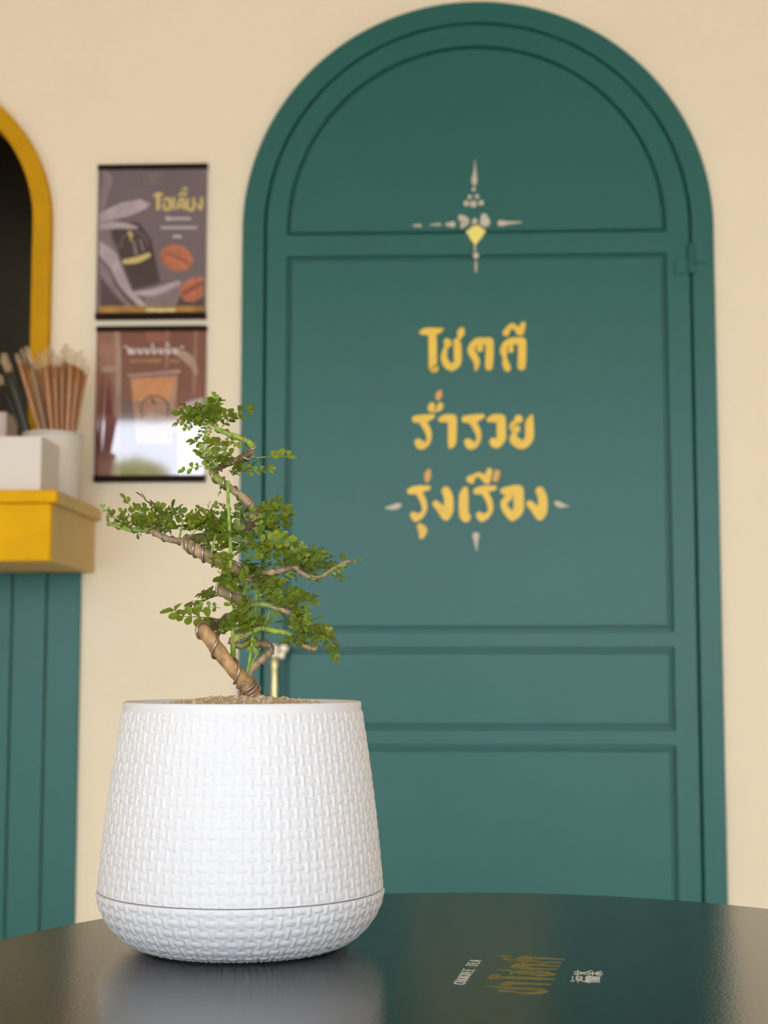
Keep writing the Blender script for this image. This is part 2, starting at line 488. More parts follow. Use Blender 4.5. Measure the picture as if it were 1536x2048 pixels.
lines = [
 ((820, 630), 5.908, [
  (g, [[(132, 208, 46), (175, 198, 84), (265, 192, 84), (345, 186, 64), (385, 164, 22)], [(265, 200, 100), (268, 400, 100), (270, 600, 100), (285, 632, 104)]]),
  (g, [[(440, 318, 88), (448, 340, 92)], [(428, 370, 45), (408, 450, 66), (405, 520, 80), (440, 590, 88), (492, 622, 88)],
       [(492, 622, 88), (556, 575, 88), (565, 480, 94), (560, 350, 90), (545, 312, 70)], [(580, 282, 34), (600, 215, 92), (612, 180, 70)]]),
  (g, [[(778, 650, 30), (788, 560, 78), (755, 485, 86), (722, 420, 86), (738, 362, 78), (795, 312, 84), (860, 310, 84), (930, 308, 86)],
       [(940, 312, 94), (940, 450, 98), (932, 612, 92)], [(838, 345, 50), (825, 400, 80)]]),
  (g, [[(1150, 628, 84), (1130, 575, 84), (1118, 505, 46)], [(1118, 505, 46), (1108, 440, 84), (1106, 400, 80), (1130, 348, 72), (1195, 312, 82), (1300, 306, 88)],
       [(1325, 312, 98), (1325, 450, 102), (1318, 605, 100)], [(1195, 345, 46), (1192, 415, 66)]]),
  (g, [[(1135, 210, 84), (1155, 175, 66), (1205, 130, 66), (1250, 155, 58), (1290, 195, 88)], [(1305, 200, 90), (1338, 110, 62)]]),
 ]),
 ((810, 770), 5.486, [
  (g, ro(0)),
  (o_, [[(362, 150, 45), (374, 105, 74), (392, 66, 26)]]),
  (g, [[(283, 262, 70), (295, 228, 76)], [(378, 255, 66), (388, 225, 66)], [(310, 285, 26), (350, 285, 26)]]),
  (g, [[(395, 380, 60), (440, 368, 88), (520, 366, 92)], [(520, 368, 98), (520, 500, 98), (514, 635, 90), (498, 675, 50)]]),
  (g, ro(545)),
  (g, [[(925, 382, 60), (970, 368, 88), (1050, 366, 92)], [(1055, 370, 98), (1056, 500, 104), (1056, 585, 100), (1010, 650, 88), (975, 640, 84)], [(968, 622, 86)]]),
  (g, [[(1246, 375, 94)], [(1190, 425, 64), (1188, 462, 92), (1225, 482, 86)],
       [(1205, 520, 50), (1195, 590, 100), (1238, 640, 104), (1286, 658, 92), (1340, 622, 92), (1366, 560, 94), (1366, 420, 92), (1388, 345, 40)]]),
 ]),
 ((760, 930), 3.938, [
  (g, ro3(0)),
  (g, [[(318, 488, 54), (336, 515, 70), (328, 562, 42)]]),
  (o_, [[(372, 118, 38), (376, 78, 54), (386, 44, 28)]]),
  (g, ngo(0)),
  (g, [[(672, 190, 42), (660, 245, 74), (660, 375, 76), (676, 412, 78)]]),
  (g, ro3(520)),
  (g, [[(712, 112, 62), (722, 122, 50)], [(735, 92, 34), (780, 76, 36), (832, 112, 56)], [(842, 120, 60), (862, 46, 44)]]),
  (o_, [[(910, 112, 44), (922, 62, 50)]]),
  (g, [[(975, 205, 54), (1050, 194, 66), (1090, 194, 70)], [(1090, 197, 80), (1090, 350, 82), (1042, 410, 66)],
       [(1042, 410, 66), (990, 350, 58), (975, 300, 50), (1000, 268, 56), (1016, 245, 66)]]),
  (g, ngo(740)),
  (s_, [[(40, 338, 8), (90, 335, 34), (122, 328, 46), (152, 318, 34)]]),
  (s_, [[(1390, 300, 36), (1420, 315, 44), (1460, 322, 18), (1490, 324, 6)]]),
  (s_, [[(755, 558, 56), (756, 600, 32), (760, 672, 8)]]),
 ]),
]
for org, sc, gl in lines:
    for me, gm in letters('letter', org, sc, gl, None, DP):
        dpart('painted_mark' if gm is s_ else 'letter', me, gm)
emblem = [
 (s_, [[(825, 120, 6), (826, 250, 30), (820, 350, 70), (820, 395, 50)]]),
 (s_, [[(812, 465, 48)]]), (s_, [[(765, 555, 52)]]), (s_, [[(850, 550, 52)]]),
 (s_, [[(725, 632, 72)]]), (s_, [[(808, 640, 84)]]), (s_, [[(900, 625, 66)]]),
 (s_, [[(660, 800, 70), (705, 845, 110), (672, 910, 40)]]), (s_, [[(935, 790, 80), (945, 850, 126)]]), (s_, [[(825, 830, 50), (822, 870, 62)]]),
 (g, [[(835, 890, 50), (838, 960, 200), (832, 1030, 150), (828, 1110, 26)], [(740, 972, 44), (830, 968, 80), (930, 962, 44)]]),
 (s_, [[(1130, 866, 76), (1190, 865, 48), (1260, 860, 30), (1375, 855, 14)]]),
 (s_, [[(562, 880, 74), (485, 882, 24)]]), (s_, [[(410, 880, 32), (300, 886, 12)]]), (s_, [[(180, 895, 34), (105, 892, 20)]]),
 (s_, [[(825, 1140, 26), (828, 1200, 14)]]), (s_, [[(838, 1250, 74)]]), (s_, [[(838, 1310, 14), (838, 1380, 28), (838, 1450, 10)]]),
]
for me, gm in letters('ornament', (810, 300), 5.908, emblem, None, DP):
    dpart('ornament_drop' if gm is g else 'ornament_mark', me, M['pale_gold'] if gm is g else gm)

# ------------------------------------------------------------------ yellow arched hatch (window_1)
hb = []
for r in (HR, HR - 0.037):
    pts = [(HX1 - HR + r * math.cos(PI * i / 60), HZS + r * math.sin(PI * i / 60)) for i in range(61)]
    hb.append(pts)
hx_c = HX1 - HR
HIN = HR - 0.037
band = [(hx_c + HR, 1.25)] + hb[0] + [(hx_c - HR, 1.25), (hx_c - HIN, 1.25)] + hb[1][::-1] + [(hx_c + HIN, 1.25)]
hatch = empty('window_1', (hx_c, YB, 1.25), kind='structure', label='arched service hatch with a yellow painted frame above the counter', cat='hatch')
def hpart(name, me, m):
    o = link(name, me, m)
    o.parent = hatch
    o.matrix_parent_inverse = Matrix.Translation(-Vector(hatch.location))
    return o
hpart('window_frame', plate_mesh('window_frame', [band], YB - 0.024, YB + 0.125, bev=0.002), M['ochre'])

# ------------------------------------------------------------------ counter below the hatch
SX, SY, SZ = -0.698, 2.734, 1.25
ctr = empty('service_counter', (SX - 0.5, YB, 1.12), label='yellow fronted service counter shelf jutting from the wall under the arched hatch', cat='counter')
def cpart(name, m, a, bev=0.0, label=None):
    o = box(name, m, *a, bev=bev, label=label)
    o.parent = ctr
    o.matrix_parent_inverse = Matrix.Translation(-Vector(ctr.location))
    return o
CXL = -1.75
cpart('top_slab', M['cream_shaded'], (CXL, SX, SY + 0.02, YB, SZ - 0.023, SZ), 0.002, 'cream slab with shade painted in')
cpart('slab_edge', M['yellow'], (CXL, SX, SY, SY + 0.02, SZ - 0.023, SZ), 0.004, 'yellow painted front edge')
cpart('apron_box', M['cream_shaded'], (CXL + 0.012, -0.7105, SY + 0.03, YB, 1.1225, SZ - 0.023), 0.001, 'cream box side with shade painted in')
cpart('front_board', M['yellow'], (CXL + 0.012, -0.7105, SY + 0.012, SY + 0.03, 1.1225, SZ - 0.023), 0.003, 'yellow painted front board')

# teal boarding on the wall below the counter
brd = empty('trim_2', (-1.2, YB, 0), kind='structure', label='green vertical boarding on the wall below the yellow counter', cat='boarding')
x1 = -0.7345
pw = 0.0697
for i in range(13):
    o = box('plank', M['teal'], x1 - pw * (i + 1) + 0.0012, x1 - pw * i - 0.0012, YB - 0.012, YB, 0.0, 1.1225, bev=0.0025)
    o.parent = brd
    o.matrix_parent_inverse = Matrix.Translation(-Vector(brd.location))

# ------------------------------------------------------------------ posters
COAT = 1.45
def pcol(name, rgb, rgb2=None, scale=6):
    return mat(name, rgb, 0.6, rgb2=rgb2, var=0.06, scale=scale, spec=0.2, coat=1.0, coat_rough=0.04, coat_ior=COAT)
PY = YB - 0.010
def px_poly(name, pts, org, sc, plane, thick, m, parent):
    bm = bmesh.new()
    tv = []
    for x, y in pts:
        p = at_y(org[0] + x / sc, org[1] + y / sc, plane)
        tv.append(bm.verts.new((p.x, plane - thick, p.z)))
    bm.faces.new(tv)
    o = link(name, bm_mesh(bm, name), m)
    o.parent = parent
    o.matrix_parent_inverse = Matrix.Translation(-Vector(parent.location))
    # print faces the room
    if o.data.polygons[0].normal.y > 0:
        o.data.flip_normals()
    return o
def px_strokes(name, strokes, org, sc, plane, thick, m, parent):
    bm = bmesh.new()
    for si, st in enumerate(strokes):
        pts = []
        for x, y, w in st:
            p = at_y(org[0] + x / sc, org[1] + y / sc, plane)
            pts.append((p.x, p.z, w / sc * plane / FPX))
        stroke_bm(bm, pts, lambda a, b: Vector((a, plane - thick, b)), Vector((0, -1, 0)), 0.00006 + 0.00002 * si, per=4)
    o = link(name, bm_mesh(bm, name), m)
    o.parent = parent
    o.matrix_parent_inverse = Matrix.Translation(-Vector(parent.location))
    return o
def ell(cx, cy, rx, ry, rot=0, n=28):
    c, s = math.cos(rot), math.sin(rot)
    return [(cx + rx * math.cos(2 * PI * i / n) * c - ry * math.sin(2 * PI * i / n) * s, cy + rx * math.cos(2 * PI * i / n) * s + ry * math.sin(2 * PI * i / n) * c) for i in range(n)]
def poster(u0, u1, v0, v1, label, bgm):
    a, b = at_y(u0, v0, PY), at_y(u1, v1, PY)
    t = empty('poster', ((a.x + b.x) / 2, YB, b.z), label=label, cat='poster', group='framed drink posters on the cream wall')
    def pb(name, m, x0, x1, y0, y1, z0, z1, bev=0.0):
        o = box(name, m, x0, x1, y0, y1, z0, z1, bev=bev)
        o.parent = t
        o.matrix_parent_inverse = Matrix.Translation(-Vector(t.location))
    pb('poster_panel', bgm, a.x, b.x, PY, YB, b.z, a.z)
    pb('top_rail', M['poster_rail'], a.x - 0.001, b.x + 0.001, PY - 0.004, YB, a.z - 0.009, a.z + 0.002, 0.001)
    pb('bottom_rail', M['poster_rail'], a.x - 0.001, b.x + 0.001, PY - 0.004, YB, b.z - 0.002, b.z + 0.011, 0.001)
    return t
M['poster_rail'] = mat('dark_brown_rail', (40, 26, 18), 0.7, var=0.1, spec=0.1)
# upper poster: iced coffee in grey cloth
P1 = (190, 320); S1 = 6.2
p1 = poster(197, 410.5, 332, 635, 'grey poster of a dark drink cup in cloth, hung above the red poster', pcol('print_grey', (106, 95, 100), (116, 101, 109), 9))
cl = pcol('print_cloth', (186, 172, 176), (164, 148, 154), 30)
cl2 = pcol('print_cloth_shade', (140, 124, 132), (120, 104, 112), 30)
cup = pcol('print_cup', (52, 44, 47), (66, 54, 58), 20)
lid = pcol('print_lid', (70, 56, 60), (62, 50, 54), 20)
dk = pcol('print_dark', (74, 58, 66), (84, 68, 74), 15)
gd = pcol('print_gold', (206, 186, 122))
bean = pcol('print_bean', (196, 118, 88), (170, 96, 72), 60)
bean2 = pcol('print_bean_crease', (138, 78, 60))
band_m = pcol('print_gold_band', (184, 138, 66), (150, 108, 48), 40)
txt = pcol('print_pale_text', (188, 178, 180))
px_poly('print_shape', [(70, 1300), (300, 1560), (520, 1800), (70, 1810)], P1, S1, PY, 0.0002, dk, p1)
px_poly('print_shape', [(600, 1640), (1050, 1520), (1350, 1450), (1350, 1810), (640, 1810)], P1, S1, PY, 0.0002, cl2, p1)
px_poly('print_shape', [(1050, 1700), (1350, 1500), (1350, 1810), (1000, 1810)], P1, S1, PY, 0.0003, dk, p1)
px_strokes('print_fold', [[(110, 140, 60), (160, 240, 120), (110, 480, 90), (80, 620, 60)]], P1, S1, PY, 0.0002, cl2, p1)
px_poly('print_cup', [(190, 800), (560, 790), (700, 985), (812, 1520), (470, 1615), (300, 1160)], P1, S1, PY, 0.0004, cup, p1)
px_poly('print_shape', [(190, 790), (540, 770), (640, 930), (520, 1130), (330, 1180), (210, 960)], P1, S1, PY, 0.0006, lid, p1)
px_poly('print_fold', [(55, 660), (200, 590), (330, 530), (560, 490), (690, 540), (640, 600), (470, 680), (280, 730), (170, 750), (55, 780)], P1, S1, PY, 0.0008, cl, p1)
px_poly('print_fold', [(55, 790), (200, 760), (420, 790), (530, 830), (520, 860), (300, 850), (180, 860), (55, 870)], P1, S1, PY, 0.0008, cl, p1)
px_poly('print_fold', [(52, 880), (190, 890), (215, 1040), (240, 1130), (52, 1010)], P1, S1, PY, 0.0007, cl2, p1)
px_poly('print_fold', [(52, 1010), (160, 1070), (260, 1150), (330, 1330), (400, 1500), (460, 1630), (650, 1810), (540, 1810), (400, 1680), (300, 1560), (190, 1330), (52, 1180)], P1, S1, PY, 0.0008, cl, p1)
px_poly('print_fold', [(52, 1250), (140, 1330), (260, 1560), (400, 1740), (480, 1810), (380, 1810), (200, 1620), (52, 1400)], P1, S1, PY, 0.0008, cl2, p1)
px_strokes('print_fold', [[(470, 1650, 30), (720, 1640, 90), (1030, 1530, 70)]], P1, S1, PY, 0.0008, cl, p1)
px_strokes('print_logo', [[(370, 1262, 60), (520, 1240, 84), (665, 1180, 60)], [(430, 900, 40), (470, 990, 60)]], P1, S1, PY, 0.0009, gd, p1)
ring = [(490 + 165 * math.cos(a * 0.3), 1060 + 165 * math.sin(a * 0.3), 12) for a in range(10, 22)]
px_strokes('print_logo', [ring, [(470, 960, 30), (510, 1160, 50)], [(560, 980, 20), (600, 1120, 30)]], P1, S1, PY, 0.0009, cl2, p1)
px_poly('print_bean', ell(1015, 1215, 205, 160, 0.35), P1, S1, PY, 0.0008, bean, p1)
px_strokes('print_bean', [[(860, 1140, 20), (1000, 1200, 34), (1180, 1290, 20)]], P1, S1, PY, 0.0009, bean2, p1)
px_poly('print_bean', [(1345, 1445), (1180, 1470), (1060, 1560), (1050, 1660), (1110, 1750), (1220, 1765), (1345, 1690)], P1, S1, PY, 0.0009, bean, p1)
px_strokes('print_bean', [[(1100, 1650, 60), (1200, 1600, 60), (1330, 1530, 60)]], P1, S1, PY, 0.001, bean2, p1)
px_strokes('print_fold', [[(1150, 1690, 10), (1250, 1640, 18), (1340, 1590, 14)]], P1, S1, PY, 0.0011, bean, p1)
px_poly('print_band', [(48, 1815), (1357, 1815), (1355, 1912), (46, 1912)], P1, S1, PY, 0.0012, band_m, p1)
px_strokes('print_lettering', [[(650, 1862, 40), (720, 1862, 52)], [(760, 1865, 40), (850, 1865, 50)], [(890, 1862, 44), (980, 1862, 44)]], P1, S1, PY, 0.0014, pcol('print_pale_gold', (214, 204, 140)), p1)
# the gold word on the grey poster: o-liang in Thai
px_strokes('print_lettering', [
    [(735, 445, 30), (780, 430, 56), (830, 425, 30)], [(785, 440, 50), (785, 600, 52)],                       # sara o
    [(850, 500, 30), (890, 480, 36), (925, 500, 40), (925, 600, 40), (880, 615, 40), (850, 580, 34), (865, 545, 30)],  # o ang
    [(975, 480, 40), (975, 600, 42)],                                                                        # sara e
    [(1025, 600, 36), (1040, 540, 36), (1060, 490, 36), (1095, 490, 40), (1105, 600, 42)], [(1040, 590, 34), (1075, 560, 24)],  # lo ling
    [(1045, 440, 26), (1080, 410, 30), (1115, 435, 34)], [(1090, 370, 26), (1130, 350, 36)], [(1120, 430, 24), (1140, 400, 20)],  # vowel and tone
    [(1150, 490, 34), (1150, 600, 42), (1220, 610, 40), (1225, 485, 38)],                                    # yo yak
    [(1270, 550, 30), (1300, 600, 36), (1322, 600, 34), (1325, 480, 40)],                                    # ngo ngu
], P1, S1, PY, 0.0009, gd, p1)
px_strokes('print_lettering', [[(900, 725, 60), (930, 735, 50)], [(960, 728, 34), (1180, 728, 34)]], P1, S1, PY, 0.0009, txt, p1)
px_strokes('print_lettering', [[(830, 840, 34), (1255, 840, 34)]], P1, S1, PY, 0.0009, txt, p1)
px_strokes('print_lettering', [[(980, 950, 40), (1060, 950, 40)]], P1, S1, PY, 0.0009, txt, p1)
px_strokes('print_logo', [[(615, 140, 9), (610, 270, 9), (640, 295, 9), (800, 295, 9), (830, 270, 9), (828, 140, 9)], [(660, 200, 26), (720, 185, 30), (780, 190, 26)], [(680, 240, 20), (770, 240, 20)]], P1, S1, PY, 0.0009, pcol('print_olive', (132, 122, 104)), p1)

# lower poster: iced tea on dark red
P2 = (190, 640); S2 = 6.02
COAT = 2.3                           # glazed with a shinier sheet
p2 = poster(194, 409, 655, 961, 'dark red poster of an iced tea glass, hung below the grey poster', pcol('print_red', (116, 46, 52), (96, 40, 48), 14))
pk = pcol('print_dusty_pink', (152, 106, 96), (120, 70, 70), 20)
pk2 = pcol('print_pale_pink', (172, 146, 136), (150, 118, 110), 30)
wt = pcol('print_white', (216, 204, 208))
tea = pcol('print_tea', (198, 112, 66), (204, 146, 100), 40)
milk = pcol('print_milk', (168, 124, 110), (140, 104, 92), 60)
nav = pcol('print_shadow', (66, 48, 66), (84, 56, 66), 30)
px_poly('print_shape', [(45, 130), (300, 130), (315, 1890), (30, 1890)], P2, S2, PY, 0.0002, pk, p2)
px_poly('print_shape', [(60, 640), (180, 640), (200, 1150), (50, 1150)], P2, S2, PY, 0.0003, pcol('print_wine', (118, 58, 66)), p2)
px_strokes('print_fold', [[(270, 140, 60), (285, 600, 70), (270, 1150, 80)], [(110, 590, 60), (200, 590, 70), (290, 600, 50)]], P2, S2, PY, 0.0004, pk2, p2)
px_poly('print_shape', [(325, 960), (450, 960), (450, 1400), (325, 1400)], P2, S2, PY, 0.0003, nav, p2)
px_poly('print_shape', [(600, 140), (830, 140), (830, 260), (620, 260)], P2, S2, PY, 0.0002, pcol('print_brick', (132, 66, 62)), p2)
px_strokes('print_fold', [[(870, 140, 60), (865, 560, 40)], [(1215, 140, 50), (1190, 900, 40)]], P2, S2, PY, 0.0003, pk, p2)
px_strokes('print_fold', [[(960, 370, 70), (1090, 440, 110), (1180, 540, 90), (1215, 650, 50)]], P2, S2, PY, 0.0005, pk2, p2)
px_poly('print_shape', [(1120, 980), (1300, 930), (1296, 1890), (1000, 1890), (1000, 1080)], P2, S2, PY, 0.0003, pcol('print_lilac', (196, 184, 192), (176, 160, 172), 30), p2)
px_poly('print_shape', [(900, 1150), (1130, 1180), (1250, 1300), (1100, 1380), (900, 1330)], P2, S2, PY, 0.0004, pcol('print_clay', (170, 110, 96), (188, 140, 126), 30), p2)
px_poly('print_glass', [(425, 690), (1000, 660), (935, 1500), (500, 1500)], P2, S2, PY, 0.0006, milk, p2)
px_poly('print_glass', [(440, 720), (985, 690), (960, 960), (470, 980)], P2, S2, PY, 0.0007, tea, p2)
px_strokes('print_glass', [[(400, 670, 30), (700, 645, 34), (1010, 620, 40)], [(960, 700, 26), (925, 1000, 36), (910, 1280, 36)]], P2, S2, PY, 0.0008, pk2, p2)
ring = [(720 + 165 * math.cos(a * 2 * PI / 22), 1080 + 165 * math.sin(a * 2 * PI / 22), 26) for a in range(23)]
px_strokes('print_logo', [ring, [(690, 960, 50), (720, 1000, 40)]], P2, S2, PY, 0.0009, pcol('print_logo_dark', (76, 56, 52)), p2)
px_strokes('print_logo', [[(630, 1010, 50), (650, 1040, 40)]], P2, S2, PY, 0.0011, pcol('print_logo_red', (190, 84, 64)), p2)
px_strokes('print_logo', [[(600, 1190, 40), (700, 1150, 60), (840, 1180, 50)]], P2, S2, PY, 0.0010, pk2, p2)
px_strokes('print_lettering', [[(350, 325, 16), (375, 318, 20)], [(400, 340, 30), (420, 400, 36)]] +
           [[(x, 350, 26), (x + 10, 392, 30), (x + 38, 402, 22), (x + 44, 352, 22)] for x in range(440, 980, 84)] +
           [[(690, 290, 22), (700, 330, 22)], [(860, 285, 20), (890, 315, 24)], [(1035, 330, 18), (1065, 322, 20)]], P2, S2, PY, 0.0010, wt, p2)
px_strokes('print_lettering', [[(440, 495, 46), (780, 490, 46)], [(920, 495, 40), (1010, 500, 40)]], P2, S2, PY, 0.0010, pcol('print_bronze', (158, 112, 74), (128, 84, 60), 60), p2)

# ------------------------------------------------------------------ things on the counter
# white box
WX, WY = -0.7345, 2.762
wb = empty('storage_box', (WX - 0.13, WY + 0.07, SZ), label='open white rectangular box on the yellow counter in front of the straw cup', cat='box')
def wpart(name, m, a, bev=0.0):
    o = box(name, m, *a, bev=bev)
    o.parent = wb
    o.matrix_parent_inverse = Matrix.Translation(-Vector(wb.location))
    return o
t = 0.004; wz1 = 1.351
wpart('front_wall', M['white_card'], (WX - 0.27, WX, WY, WY + t, SZ, wz1), 0.0012)
wpart('back_wall', M['white_card'], (WX - 0.27, WX, WY + 0.125, WY + 0.129, SZ, wz1), 0.0012)
wpart('side_wall', M['white_card'], (WX - t, WX, WY + t * 0.5, WY + 0.127, SZ, wz1), 0.0012)
wpart('side_wall', M['white_card'], (WX - 0.27, WX - 0.266, WY + t * 0.5, WY + 0.127, SZ, wz1), 0.0012)
wpart('bottom', M['white_card'], (WX - 0.268, WX - 0.002, WY + 0.002, WY + 0.127, SZ, SZ + t))
# small pale box behind it
a = at_y(22, 828, 2.98)
bm = box_bm(a.x - 0.12, a.x, 2.95, 3.03, SZ, a.z, 0.003)
link('carton', bm_mesh(bm, 'carton'), M['pink_card'], label='small pale pink carton standing behind the white box on the counter', cat='carton')
# straw cup
CUX, CUY = -0.7605, 2.945
cupo = empty('straw_cup', (CUX, CUY, SZ), label='white tapered cup full of drinking straws on the yellow counter', cat='cup')
me = lathe_mesh('cup_body', [(0, SZ + 0.0005), (0.0455, SZ), (0.047, SZ + 0.002), (0.0565, 1.379), (0.0555, 1.381), (0.0548, 1.379), (0.0455, SZ + 0.004), (0, SZ + 0.004)], 56, CUX, CUY)
o = link('cup_body', me, M['cup_white'], smooth=True)
o.parent = cupo; o.matrix_parent_inverse = Matrix.Translation(-Vector(cupo.location))
me = lathe_mesh('cup_rim', [(0.0545, 1.377), (0.0585, 1.376), (0.059, 1.379), (0.0575, 1.382), (0.055, 1.382), (0.0545, 1.377)], 56, CUX, CUY)
o = link('cup_rim', me, M['cup_white'], smooth=True)
o.parent = cupo; o.matrix_parent_inverse = Matrix.Translation(-Vector(cupo.location))
m_film = bpy.data.materials.new('clear_wrapper')
m_film.use_nodes = True
nt = m_film.node_tree
pb_ = nt.nodes['Principled BSDF']
pb_.inputs['Base Color'].default_value = (*lin((214, 188, 150)), 1)
pb_.inputs['Roughness'].default_value = 0.25
tr = nt.nodes.new('ShaderNodeBsdfTransparent')
mxs = nt.nodes.new('ShaderNodeMixShader')
mxs.inputs[0].default_value = 0.34
nt.links.new(tr.outputs[0], mxs.inputs[1])
nt.links.new(pb_.outputs[0], mxs.inputs[2])
nt.links.new(mxs.outputs[0], nt.nodes['Material Output'].inputs['Surface'])
straws = [  # top u, v ; u where it leaves the cup ; width px ; depth offset ; material ; length of wrapper px
 (18, 742, 56, 15, -0.020, 'straw_green', 40), (4, 770, 50, 12, 0.010, 'straw_black', 30),
 (38, 722, 80, 8, -0.024, 'straw_tan', 20), (50, 726, 84, 7, -0.012, 'straw', 34), (62, 728, 92, 8, -0.024, 'straw_grey', 38),
 (72, 738, 94, 8, 0.012, 'straw', 30), (82, 736, 100, 8, 0.000, 'straw', 40), (91, 732, 105, 9, -0.024, 'straw_tan', 34),
 (100, 728, 110, 8, -0.006, 'straw', 42), (109, 730, 114, 9, -0.028, 'straw', 30), (117, 734, 118, 9, 0.010, 'straw_grey', 26),
 (125, 726, 124, 9, -0.022, 'straw', 34), (134, 726, 129, 8, -0.006, 'straw', 42), (141, 728, 134, 8, -0.024, 'straw_tan', 36),
 (149, 731, 138, 9, -0.010, 'straw', 34), (157, 734, 143, 9, -0.020, 'straw', 38), (165, 740, 148, 8, 0.004, 'straw', 30),
 (172, 748, 150, 7, -0.008, 'straw', 24), (58, 716, 96, 7, 0.016, 'straw_grey', 30), (128, 718, 122, 7, 0.018, 'straw', 34), (104, 722, 108, 7, 0.020, 'straw', 30)]
SLAB = {'straw_green': 'dark green drinking straw in a clear wrapper, thickest in the white cup', 'straw_black': 'black drinking straw in a clear wrapper leaning in the white cup',
        'straw': 'brown drinking straw with clear wrapper tip in the white cup', 'straw_tan': 'light tan drinking straw with clear wrapper tip in the white cup',
        'straw_grey': 'greyish brown drinking straw with clear wrapper tip in the white cup'}
for (tu, tv_, bu, w, dy, mk, wl) in straws:
    Ys = CUY + dy
    top = at_y(tu, tv_, Ys)
    rim = at_y(bu, 866, CUY + dy * 0.9)
    d = (rim - top).normalized()
    bot = rim + d * ((rim.z - (SZ + 0.0045 + w * 0.0002)) / -d.z)
    # keep the foot inside the cup
    off = Vector((bot.x - CUX, bot.y - CUY, 0))
    rmax = 0.0445 - w * 0.00047
    if off.length > rmax:
        off *= rmax / off.length
        bot.x, bot.y = CUX + off.x, CUY + off.y
    r = w / 2 * Ys / FPX
    s = empty('drinking_straw', bot, label=SLAB[mk], cat='straw', group='drinking straws in the white cup')
    P = [bot.lerp(top, k / 8) for k in range(9)]
    bm = bmesh.new()
    tube_bm(bm, P, [r] * 9, 10)
    o = link('straw_tube', bm_mesh(bm, 'straw_tube'), M[mk], smooth=True)
    o.parent = s; o.matrix_parent_inverse = Matrix.Translation(-bot)
    dirv = (top - bot).normalized()
    L = wl * Ys / FPX
    bm = bmesh.new()
    P2_ = [top + dirv * (L * k / 6 - 0.004) + Vector((random.uniform(-1, 1), random.uniform(-1, 1), 0)) * 0.0012 * k / 3 for k in range(7)]
    tube_bm(bm, P2_, [r * 1.1, r * 1.15, r * 1.2, r * 1.25, r * 1.15, r * 1.0, r * 0.8], 8, rough=0.35, seed=tu)
    o = link('wrapper_tip', bm_mesh(bm, 'wrapper_tip'), m_film, label='clear crinkled wrapper end')
    o.parent = s; o.matrix_parent_inverse = Matrix.Translation(-bot)

# ------------------------------------------------------------------ round table
TX, TY, TR = 0.0283, 1.0083, 0.3726
tab = empty('round_table', (TX, TY, 0), label='dark round cafe table with small printed tea shop lettering on its top', cat='table')
def tpart(name, me, m, smooth=False, label=None):
    o = link(name, me, m, smooth=smooth, label=label)
    o.parent = tab
    o.matrix_parent_inverse = Matrix.Translation(-Vector(tab.location))
    return o
Z = TABLE_Z
tpart('tabletop', lathe_mesh('tabletop', [(0, Z), (TR - 0.004, Z), (TR - 0.001, Z - 0.0012), (TR, Z - 0.004), (TR, Z - 0.024), (TR - 0.003, Z - 0.027), (0, Z - 0.027)], 160, TX, TY), M['table'])
tpart('column', lathe_mesh('column', [(0, 0.03), (0.036, 0.03), (0.036, Z - 0.027), (0, Z - 0.027)], 32, TX, TY), M['metal_black'])
tpart('base', lathe_mesh('base', [(0, 0), (0.22, 0), (0.22, 0.008), (0.06, 0.03), (0, 0.03)], 48, TX, TY), M['metal_black'])
# printed lettering on the table top
M['print_gold_table'] = mat('table_gold_print', (132, 124, 56), 0.45, var=0.25, scale=90)
M['print_white_table'] = mat('table_white_print', (226, 228, 222), 0.45, var=0.06, scale=90)
gt = M['print_gold_table']; wtb = M['print_white_table']
TO, TS = (890, 1890), 4.518
def tstroke(name, strokes, m):
    wk = 0.5 if m is gt else 0.42   # a broad pen: strokes are wider across the table than along it
    bm = bmesh.new()
    for si, st in enumerate(strokes):
        pts = []
        for x, y, w in st:
            p = at_z(TO[0] + x / TS, TO[1] + y / TS, Z)
            pts.append((p.x, p.y / 2.2, w * 0.001 * wk))
        stroke_bm(bm, pts, lambda a, b: Vector((a, b * 2.2, Z)), Vector((0, 0, 1)), 0.00012 + 0.00001 * si, per=4)
    return tpart(name, bm_mesh(bm, name), m)
tstroke('letter', [[(365, 373, 1.0), (440, 376, 3), (545, 392, 4)], [(545, 388, 5), (700, 393, 5.5), (860, 400, 6), (925, 418, 2)],
                   [(925, 420, 2), (860, 430, 6), (720, 435, 3.5), (600, 421, 3), (490, 413, 4)]], gt)
tstroke('letter', [[(530, 356, 8), (566, 349, 11), (605, 342, 8)], [(600, 343, 4.5), (800, 350, 4.5), (950, 355, 2)]], gt)
tstroke('letter', [[(398, 300, 6), (440, 288, 13), (482, 274, 6)], [(470, 291, 5), (700, 297, 6), (900, 305, 5.5), (982, 309, 3)]], gt)
tstroke('letter', [[(468, 219, 1.2), (560, 228, 4), (625, 245, 5)], [(590, 262, 4), (650, 240, 5), (800, 242, 5), (920, 248, 6), (1000, 266, 2)],
                   [(1000, 267, 2), (880, 273, 5), (760, 262, 4), (630, 248, 4)]], gt)
tstroke('letter', [[(618, 196, 8), (655, 188, 14), (700, 180, 14)], [(690, 172, 5), (880, 183, 4.5), (1035, 192, 2)], [(680, 208, 6), (760, 200, 4), (775, 195, 3)], [(690, 209, 5), (860, 214, 4), (1012, 219, 2)]], gt)
tstroke('letter', [[(655, 138, 8), (690, 130, 16), (735, 118, 16)], [(725, 110, 5), (900, 119, 5), (1075, 128, 2)], [(700, 148, 6), (800, 146, 4), (830, 142, 3), (745, 132, 2)], [(820, 150, 3), (880, 161, 6), (960, 158, 4), (1052, 158, 2)]], gt)
